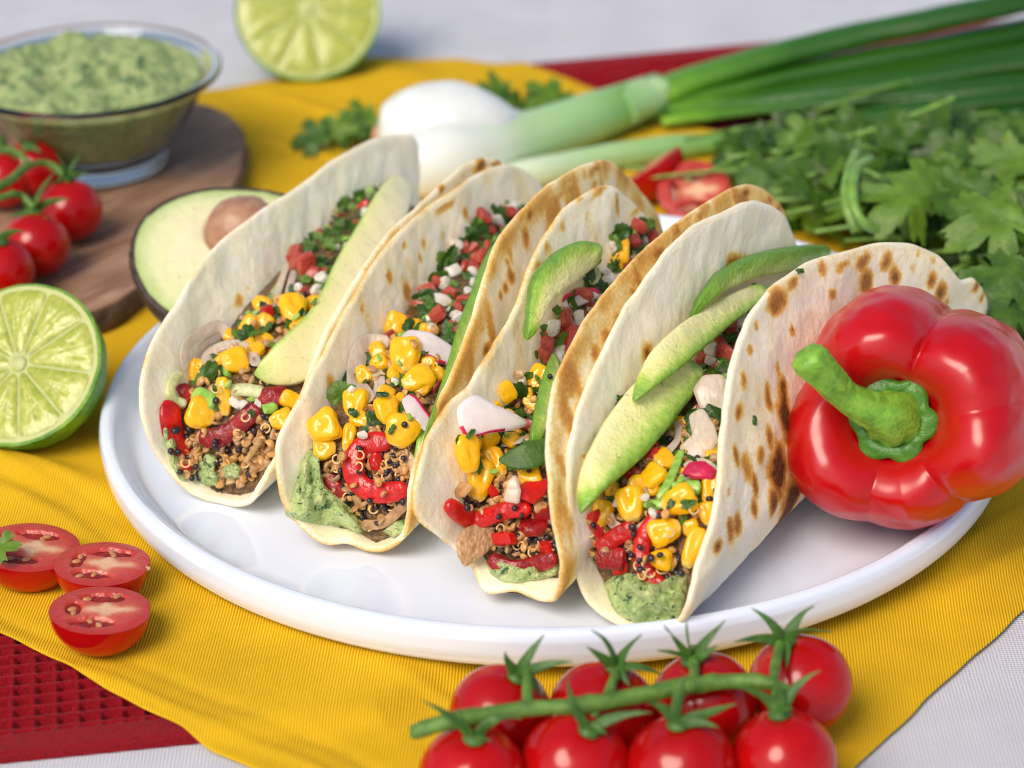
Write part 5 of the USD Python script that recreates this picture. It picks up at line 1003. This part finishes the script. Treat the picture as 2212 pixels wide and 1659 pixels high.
onion_ring(k, [(418, 795), (430, 760), (455, 735), (480, 726)], 16, lift=.7)
onion_ring(k, [(446, 786), (458, 760), (485, 746), (520, 748), (545, 770), (556, 790)], 24, lift=1.2)
onion_ring(k, [(625, 565), (610, 600), (598, 635), (590, 668)], 16, lift=.9); onion_ring(k, [(640, 570), (630, 605), (622, 632)], 14, lift=.8)
strip(k, [(392, 808), (372, 826), (368, 850), (384, 868), (404, 872)], 20, 'celery', 'celery_slice', 12, .8)
herb(k, 538, 734, 56, 42, 110, 'cilantro_dark', 1.2, lobes=1); herb(k, 445, 816, 66, 44, 60, 'cilantro', 1.3, lobes=2); herb(k, 470, 880, 30, 24, None, 'cilantro_dark', 1.0)
strip(k, [(420, 850), (440, 860), (465, 870)], 36, 'scallion', 'spring_onion_piece', 18, .8); strip(k, [(484, 850), (520, 842), (568, 850)], 26, 'celery', 'avocado_piece', 14, .7)
dice(k, 523, 874, 34, 'onion', 'onion_dice', .8); dice(k, 560, 876, 24, 'onion', 'onion_dice', .8); dice(k, 588, 886, 32, 'scallion', 'spring_onion_piece', .7); dice(k, 560, 965, 46, 'onion_fried', 'fried_onion_piece', 1.0, asp=(1, .7, .25))
slice_shape(k, [(872, 400), (842, 450), (806, 520), (772, 585), (748, 650), (705, 720), (650, 768), (596, 796), (550, 808)], [20, 32, 42, 46, 48, 54, 58, 56, 40], 'avocado', 'avocado_slice', .009, .007, skin='right', label='large yellow green avocado slice lying along the right wall', nn_mix=.25)
grains(k, [(440, 800), (600, 640), (700, 640), (640, 760), (560, 860), (460, 920), (400, 880)], 10, 70, 3, seed=9)
# ---- second taco
k = 1
bits(k, [(905, 650), (960, 560), (1030, 480), (1090, 430), (1130, 440), (1090, 500), (1050, 580), (1020, 680), (985, 740), (900, 720)], 140, HERBY, (13, 29))
bits(k, [(780, 760), (850, 690), (950, 720), (940, 830), (900, 900), (760, 880), (745, 840)], 60, MIX, (14, 27), 1, lift=.1)
bits(k, [(690, 1010), (740, 980), (880, 980), (885, 1080), (800, 1130), (730, 1060)], 12, HOT, (20, 34), 2)
grains(k, [(690, 1000), (740, 985), (800, 940), (885, 960), (892, 1060), (870, 1110), (800, 1140), (740, 1070), (700, 1040)], 44, 100, 10)
blob(k, [(650, 985), (668, 962), (688, 968), (692, 1010), (705, 1050), (745, 1080), (775, 1110), (792, 1150), (778, 1160), (740, 1138), (690, 1136), (640, 1128), (612, 1112), (622, 1080), (640, 1030)], 'guacamole', 'avocado_dip', .0075, 5, label='thick green dip spilling at the open front')
blob(k, [(822, 1150), (850, 1125), (880, 1120), (882, 1148), (850, 1162)], 'guacamole', 'avocado_dip', .004, 6)
for a in ((881, 783, 76, 74, 90, .9), (900, 832, 68, 66, 30, 1.0), (824, 790, 44, 40, 30, .7), (778, 882, 64, 58, 95, .9), (783, 912, 46, 40, None, .7), (831, 893, 56, 60, 100, .9), (868, 929, 82, 68, 70, 1.1), (712, 929, 82, 66, 20, 1.0), (706, 972, 58, 44, 180, .8), (753, 947, 32, 58, 80, .7), (853, 707, 56, 52, 60, .8), (940, 813, 40, 44, None, .5), (838, 960, 40, 36, None, .3)): corn(k, *a[:4], ang=a[4], lift=a[5])
strip(k, [(845, 960), (808, 955), (776, 972), (762, 1005), (772, 1040), (800, 1060), (840, 1064), (880, 1055)], 42, 'pepper_strip', 'pepper_strip', 22, .75, label='curled bright red pepper ring')
strip(k, [(715, 1025), (722, 1050), (745, 1068)], 28, 'pepper_roast', 'pepper_strip', 12, .5)
grains(k, [(800, 985), (850, 975), (880, 1000), (875, 1040), (820, 1035)], 14, 22, 8, seed=3)
onion_ring(k, [(822, 968), (855, 970), (884, 990), (897, 1030), (888, 1070), (860, 1105), (815, 1133), (770, 1128)], 20, 'onion_fried', .9, label='long brown fried onion arc')
onion_ring(k, [(740, 985), (735, 1020)], 22, 'onion_fried', .6)
onion_ring(k, [(840, 742), (805, 742), (778, 760), (768, 800), (775, 840), (798, 868)], 38, lift=.8, facing=.6); onion_ring(k, [(812, 800), (820, 830), (812, 860)], 22, lift=.7)
sheet_piece(k, [(868, 728), (885, 712), (930, 722), (975, 748), (985, 775), (960, 782), (905, 762), (878, 748)], 'radish_flesh', 'radish_slice', .0016, .008, skin=(.62, .98), label='white radish slice with a red skin')
sheet_piece(k, [(872, 862), (885, 852), (898, 862), (912, 885), (928, 905), (926, 928), (905, 915), (882, 890)], 'radish_flesh', 'radish_slice', .0016, .009, skin=(.1, .55))
herb(k, 788, 786, 34, 30, None, 'cilantro_dark', 1.4); herb(k, 928, 780, 62, 36, 0, 'cilantro_dark', .9); herb(k, 738, 852, 50, 66, 100, 'cilantro_light', .7); herb(k, 890, 828, 36, 26, 40, 'cilantro', 1.9); herb(k, 803, 918, 46, 44, 90, 'cilantro_dark', 1.2); herb(k, 915, 650, 60, 34, 20, 'cilantro_dark', 1); herb(k, 960, 560, 60, 40, 60, 'cilantro', 1.1); herb(k, 1010, 520, 60, 46, 60, 'cilantro_dark', 1.); herb(k, 930, 610, 56, 44, 20, 'cilantro', 1.1)
strip(k, [(912, 930), (908, 965), (902, 1000)], 18, 'scallion', 'spring_onion_piece', 14, .9); strip(k, [(745, 840), (760, 800), (775, 770)], 22, 'cilantro_dark', 'cilantro_leaf', 3, .5)
for a in ((967, 646, 40), (925, 640, 48), (1025, 545, 34), (1008, 585, 34), (985, 680, 44), (950, 690, 60), (1035, 470, 44), (1095, 460, 40), (1000, 660, 36)): dice(k, a[0], a[1], a[2] * .8, 'tomato_dice', 'tomato_dice', .7)
for a in ((955, 660, 36), (975, 528, 28), (980, 598, 30), (960, 620, 26), (1060, 475, 30), (990, 700, 30)): dice(k, a[0], a[1], a[2], 'onion', 'onion_dice', .9, e=5)
slice_shape(k, [(1076, 530), (1050, 590), (1028, 650), (1006, 700), (990, 745), (966, 820), (938, 900), (912, 970)], [8, 17, 19, 17, 13, 10, 9, 7], 'avocado_green', 'avocado_slice', .006, .010, skin='right', label='thin green avocado slice along the right wall', nn_mix=.1)
grains(k, [(760, 900), (860, 720), (960, 720), (930, 900), (880, 980), (760, 980)], 10, 70, 3, seed=9)
# ---- third taco
k = 2
bits(k, [(1150, 780), (1180, 700), (1250, 620), (1300, 560), (1330, 500), (1410, 480), (1400, 520), (1330, 600), (1270, 660), (1215, 760), (1185, 800)], 125, SALSA, (13, 29))
bits(k, [(1070, 860), (1120, 800), (1190, 800), (1190, 900), (1180, 990), (1080, 990), (1000, 960), (1040, 930)], 60, MIX, (14, 28), 1, lift=.1)
bits(k, [(1000, 1060), (1060, 1030), (1190, 1040), (1200, 1190), (1110, 1200), (1040, 1170)], 16, HOT, (22, 40), 2)
grains(k, [(985, 1070), (1050, 1040), (1190, 1040), (1208, 1180), (1150, 1210), (1080, 1190), (1040, 1160), (990, 1110)], 50, 100, 14)
blob(k, [(1045, 1215), (1060, 1208), (1100, 1232), (1150, 1232), (1212, 1205), (1212, 1240), (1180, 1254), (1120, 1262), (1080, 1258), (1055, 1240)], 'guacamole', 'avocado_dip', .005, 7)
for a in ((998, 978, 60, 76, 100, 1.0), (1042, 945, 44, 46, 80, 1.0), (1051, 997, 44, 66, 110, .8), (1026, 1037, 66, 84, 80, 1.1), (1076, 1003, 48, 64, 120, .9), (1147, 1028, 74, 42, 20, 1.0), (1168, 828, 62, 64, 60, .7), (1158, 881, 40, 52, None, .7), (1089, 847, 52, 36, 30, .6), (1337, 543, 70, 38, 0, 1.0), (1326, 570, 52, 28, 0, .7), (1328, 590, 46, 26, 0, .6)): corn(k, *a[:4], ang=a[4], lift=a[5])
herb(k, 1120, 862, 84, 56, 10, 'cilantro_dark', 1.5, lobes=2); herb(k, 1132, 910, 60, 46, 0, 'cilantro_dark', 1.1); herb(k, 998, 998, 66, 48, -40, 'cilantro', 1.8); herb(k, 1090, 960, 60, 54, None, 'cilantro_dark', .9); herb(k, 983, 962, 28, 24, None, 'cilantro', 2.2); herb(k, 1105, 890, 50, 40, None, 'cilantro', .9)
sheet_piece(k, [(1075, 990), (1100, 975), (1140, 955), (1190, 942), (1192, 985), (1160, 1008), (1120, 1014), (1095, 1005)], 'cilantro', 'basil_leaf', .0006, .012, .25, label='broad folded green herb leaf')
sheet_piece(k, [(995, 885), (1005, 870), (1030, 858), (1070, 880), (1115, 900), (1140, 915), (1100, 925), (1055, 930), (1012, 945), (998, 915)], 'radish_flesh', 'radish_slice', .0018, .013, skin=(.62, .92), label='pinkish white radish wedge', bend=.1)
sheet_piece(k, [(955, 850), (985, 832), (1010, 842), (1024, 862), (1008, 872), (975, 868)], 'celery', 'radish_stalk', .003, .016, .1, label='pale green stub of the radish top')
onion_ring(k, [(1058, 930), (1075, 952), (1105, 955), (1145, 944)], 20, lift=1.4); dice(k, 1085, 938, 22, 'pepper_strip', 'pepper_dice', 1.6); dice(k, 1142, 928, 32, 'tomato_dice', 'tomato_dice', 1.0)
strip(k, [(966, 1086), (990, 1108), (1026, 1124), (1066, 1112), (1105, 1100), (1146, 1102)], 36, 'pepper_strip', 'pepper_strip', 22, .9, label='long wavy red pepper strip at the front')
dice(k, 1164, 1066, 60, 'pepper_strip', 'pepper_piece', .9, asp=(1, .8, .45)); dice(k, 1108, 1158, 58, 'pepper_strip', 'pepper_piece', .9, asp=(1, .8, .45)); dice(k, 1189, 1176, 48, 'pepper_strip', 'pepper_piece', .8, asp=(1, .7, .4)); dice(k, 1160, 1135, 70, 'pepper_roast', 'pepper_piece', .5, asp=(1, .8, .45)); dice(k, 1186, 1110, 54, 'pepper_roast', 'pepper_piece', .5, asp=(1, .8, .45))
strip(k, [(1058, 1203), (1085, 1222), (1120, 1228), (1165, 1216), (1203, 1206)], 34, 'pepper_roast', 'pepper_strip', 18, .7)
strip(k, [(1192, 1000), (1190, 1040)], 20, 'pepper_strip', 'pepper_strip', 12, .4)
sheet_piece(k, [(1035, 1128), (1060, 1140), (1075, 1165), (1050, 1190), (1022, 1210), (1005, 1222), (992, 1200), (990, 1170), (1005, 1145)], 'onion_skin', 'fried_onion_flap', .0012, .006, .06, label='translucent brown onion flap hanging over the rim')
dice(k, 985, 1060, 48, 'onion_fried', 'fried_onion_piece', .9, asp=(1, .8, .3)); sheet_piece(k, [(1090, 1080), (1100, 1040), (1112, 1028), (1122, 1060), (1118, 1085)], 'onion_clear', 'onion_sliver', .0010, .010)
slice_shape(k, [(1200, 775), (1188, 820), (1176, 870), (1164, 920), (1152, 965)], [10, 16, 19, 18, 12], 'avocado_green', 'avocado_slice', .006, .010, skin='right', nn_mix=.1)
slice_shape(k, [(1140, 735), (1152, 690), (1170, 630), (1205, 590), (1260, 555), (1296, 552)], [10, 22, 36, 40, 36, 20], 'avocado_outside', 'avocado_slice', .006, .012, skin='left', label='pale green avocado slice standing against the left wall', nn_mix=.3)
herb(k, 1258, 590, 76, 70, 60, 'cilantro_dark', 1.6, lobes=3); herb(k, 1262, 600, 40, 30, 40, 'celery', 2.1); herb(k, 1230, 660, 60, 46, None, 'cilantro', 1.0); herb(k, 1330, 505, 40, 36, 60, 'cilantro_dark', 1.2); herb(k, 1385, 490, 44, 36, 20, 'cilantro', 1.2); herb(k, 1195, 735, 56, 48, 0, 'cilantro_light', 1.4)
for a in ((1210, 690, 48), (1240, 640, 60), (1230, 745, 60), (1365, 490, 40), (1395, 510, 40), (1350, 520, 40), (1240, 700, 40)): dice(k, a[0], a[1], a[2], 'tomato_dice', 'tomato_dice', .7)
for a in ((1180, 710, 40), (1232, 690, 38), (1225, 730, 40), (1280, 655, 44), (1185, 775, 44), (1210, 770, 36), (1300, 600, 40), (1320, 605, 30)): dice(k, a[0], a[1], a[2], 'onion', 'onion_dice', .9, e=5)
sheet_piece(k, [(1205, 660), (1225, 640), (1280, 625), (1300, 635), (1270, 650), (1230, 665)], 'radish_flesh', 'radish_slice', .0012, .007, skin=(.0, .5))
grains(k, [(1000, 1000), (1100, 840), (1190, 820), (1190, 1040), (1080, 1060)], 14, 70, 3, seed=9)
# ---- fourth taco
k = 3
bits(k, [(1500, 800), (1520, 720), (1570, 660), (1640, 630), (1600, 690), (1570, 760), (1560, 880), (1530, 930), (1480, 900)], 115, SALSA, (13, 29))
bits(k, [(1400, 980), (1470, 900), (1550, 920), (1545, 1060), (1450, 1100), (1310, 1090), (1330, 1040)], 60, MIX, (15, 28), 1, lift=.1)
bits(k, [(1270, 1130), (1340, 1120), (1440, 1100), (1510, 1200), (1470, 1260), (1380, 1240), (1290, 1200)], 12, HOT, (22, 40), 2)
grains(k, [(1262, 1130), (1330, 1120), (1400, 1100), (1440, 1160), (1500, 1210), (1470, 1270), (1420, 1275), (1350, 1235), (1290, 1210)], 56, 70, 14)
blob(k, [(1300, 1262), (1320, 1240), (1345, 1232), (1385, 1240), (1420, 1262), (1470, 1235), (1492, 1225), (1488, 1280), (1470, 1345), (1420, 1352), (1370, 1350), (1325, 1325)], 'guacamole', 'avocado_dip', .0085, 8, label='rounded mound of green herb dip at the open front')
for a in ((1311, 1115, 52, 56, 80, .9), (1368, 1100, 70, 68, 100, 1.0), (1380, 1050, 48, 46, None, .8), (1433, 1004, 68, 38, 30, .9), (1426, 1044, 66, 52, 50, 1.0), (1473, 1098, 78, 70, 20, 1.2), (1442, 1157, 70, 62, 200, 1.2), (1439, 1203, 56, 46, 0, 1.2), (1495, 1184, 44, 78, 70, 1.1), (1530, 1055, 42, 66, 80, .9), (1526, 1112, 44, 46, None, .8), (1492, 1142, 52, 30, 0, .8), (1326, 1056, 34, 32, None, .6), (1528, 975, 50, 34, 0, .7), (1350, 1080, 36, 36, None, .4), (1470, 1050, 40, 30, None, .4), (1505, 1010, 36, 30, None, .5)): corn(k, *a[:4], ang=a[4], lift=a[5])
strip(k, [(1432, 1108), (1402, 1140), (1386, 1180), (1388, 1220), (1408, 1252), (1438, 1266)], 34, 'pepper_strip', 'pepper_strip', 24, 1.0, label='long glossy red pepper strip in the middle')
strip(k, [(1292, 1188), (1320, 1168), (1352, 1148), (1376, 1140)], 36, 'pepper_strip', 'pepper_strip', 18, .8); strip(k, [(1290, 1205), (1318, 1205), (1350, 1210)], 44, 'pepper_roast', 'pepper_strip', 18, .7)
dice(k, 1270, 1118, 44, 'pepper_strip', 'pepper_piece', .9, asp=(1, .8, .45)); dice(k, 1276, 1145, 50, 'pepper_strip', 'pepper_piece', .9, asp=(1, .8, .45)); dice(k, 1406, 998, 38, 'pepper_strip', 'pepper_dice', .9); dice(k, 1415, 970, 30, 'pepper_strip', 'pepper_dice', .9)
onion_ring(k, [(1317, 1108), (1322, 1128), (1342, 1142), (1372, 1146), (1405, 1122)], 19, lift=1.5); onion_ring(k, [(1440, 912), (1460, 912), (1466, 935), (1452, 965), (1430, 988)], 15, lift=1.5)
onion_ring(k, [(1480, 1010), (1500, 1000), (1530, 1005), (1548, 1025)], 20, lift=1.4)
sheet_piece(k, [(1476, 1018), (1490, 1000), (1520, 998), (1545, 1015), (1540, 1030), (1500, 1030)], 'radish_skin', 'radish_slice', .0012, .008)
sheet_piece(k, [(1490, 895), (1515, 880), (1540, 920), (1548, 950), (1520, 990), (1488, 1000), (1470, 965), (1500, 940)], 'onion_clear', 'onion_piece', .0012, .007)
sheet_piece(k, [(1500, 840), (1520, 812), (1560, 810), (1566, 880), (1555, 910), (1515, 880)], 'onion_clear', 'onion_piece', .0012, .010, label='pinkish translucent slice tucked by the right wall')
herb(k, 1505, 912, 62, 44, 20, 'cilantro_dark', 1.3); herb(k, 1538, 908, 66, 44, -30, 'cilantro_dark', 1.3); herb(k, 1342, 874, 30, 50, 70, 'cilantro_dark', .9); herb(k, 1540, 1000, 70, 30, 10, 'cilantro', .9); herb(k, 1536, 1075, 40, 40, None, 'cilantro_dark', 1.2)
strip(k, [(1452, 1058), (1480, 1054), (1514, 1054)], 30, 'scallion', 'spring_onion_piece', 20, 1.2); strip(k, [(1472, 972), (1458, 1010), (1442, 1046), (1422, 1078)], 17, 'scallion', 'spring_onion_sliver', 8, 2.6); strip(k, [(1385, 1082), (1410, 1090), (1435, 1088)], 20, 'scallion', 'spring_onion_piece', 10, 1.6)
strip(k, [(1496, 852), (1508, 846), (1518, 856)], 22, 'celery', 'spring_onion_piece', 12, .9)
for a in ((1545, 770, 46), (1556, 745, 44), (1575, 700, 38), (1590, 690, 34), (1540, 790, 30)): dice(k, a[0], a[1], a[2], 'onion', 'onion_dice', 1.0, e=5)
for a in ((1530, 745, 44), (1570, 780, 44), (1520, 830, 40)): dice(k, a[0], a[1], a[2], 'tomato_dice', 'tomato_dice', .7)
slice_shape(k, [(1492, 690), (1520, 648), (1560, 608), (1620, 578), (1700, 560), (1775, 560)], [10, 24, 28, 26, 24, 14], 'avocado_green', 'avocado_slice', .006, .008, skin='left', label='green avocado slice topmost at the back', nn_mix=.2)
slice_shape(k, [(1368, 868), (1405, 812), (1455, 760), (1510, 714), (1580, 664), (1655, 622)], [8, 34, 36, 32, 26, 16], 'avocado_outside', 'avocado_slice', .007, .013, skin='right', label='middle avocado slice of three', nn_mix=.2)
slice_shape(k, [(1254, 1108), (1282, 1040), (1330, 970), (1385, 900), (1440, 838), (1500, 785)], [8, 38, 56, 60, 52, 26], 'avocado_outside', 'avocado_slice', .009, .012, skin='right', label='large pale green avocado slice nearest the front', nn_mix=.2)
grains(k, [(1320, 1090), (1440, 920), (1550, 920), (1540, 1100), (1450, 1140)], 14, 70, 3, seed=9)
# ---- what was strewn over last
FRESH = [(6, 'leaf'), (1.5, 'scallion'), (1, 'onion')]
for k, front, whole in ((0, [(370, 880), (600, 900), (600, 960), (540, 1040), (420, 1060), (370, 980)], [(400, 820), (600, 640), (690, 640), (620, 800), (560, 900), (400, 900)]),
                        (1, [(690, 970), (880, 950), (890, 1080), (800, 1130), (700, 1050)], [(740, 860), (860, 700), (960, 720), (900, 920), (740, 960)]),
                        (2, [(960, 1060), (1190, 1030), (1205, 1190), (1090, 1200), (1000, 1130)], [(970, 960), (1090, 820), (1190, 800), (1190, 1010), (1010, 1040)]),
                        (3, [(1260, 1120), (1440, 1110), (1500, 1200), (1440, 1270), (1300, 1210)], [(1310, 1080), (1440, 920), (1545, 900), (1545, 1100), (1420, 1180)])):
    topped(k); grains(k, front, 16, 8, 4, seed=21); bits(k, whole, 13, FRESH, (12, 24), 22, lift=.2); grains(k, whole, 2, 2, 1, seed=23)
for px, py, w in ((1628, 905, 22), (1725, 586, 20), (1772, 694, 9), (1530, 1235, 9)):
    s_, u_ = tacos[3].pick(px, py, 1); p = tacos[3].xyz(A([s_]), A([u_]))[0]; d_ = unit(CAM - p); v, f = leaf_shape(RG, 1); sc = m_px(p)
    v, f = thicken(v * A([w * .6 * sc, w * .3 * sc, w * .3 * sc]), f, .0003); part(T[3]['th'], 'herb_fleck', (put(v, frame(d_, RG.normal(size=3)), p + d_ * .0022), f), 'cilantro_dark', 50)
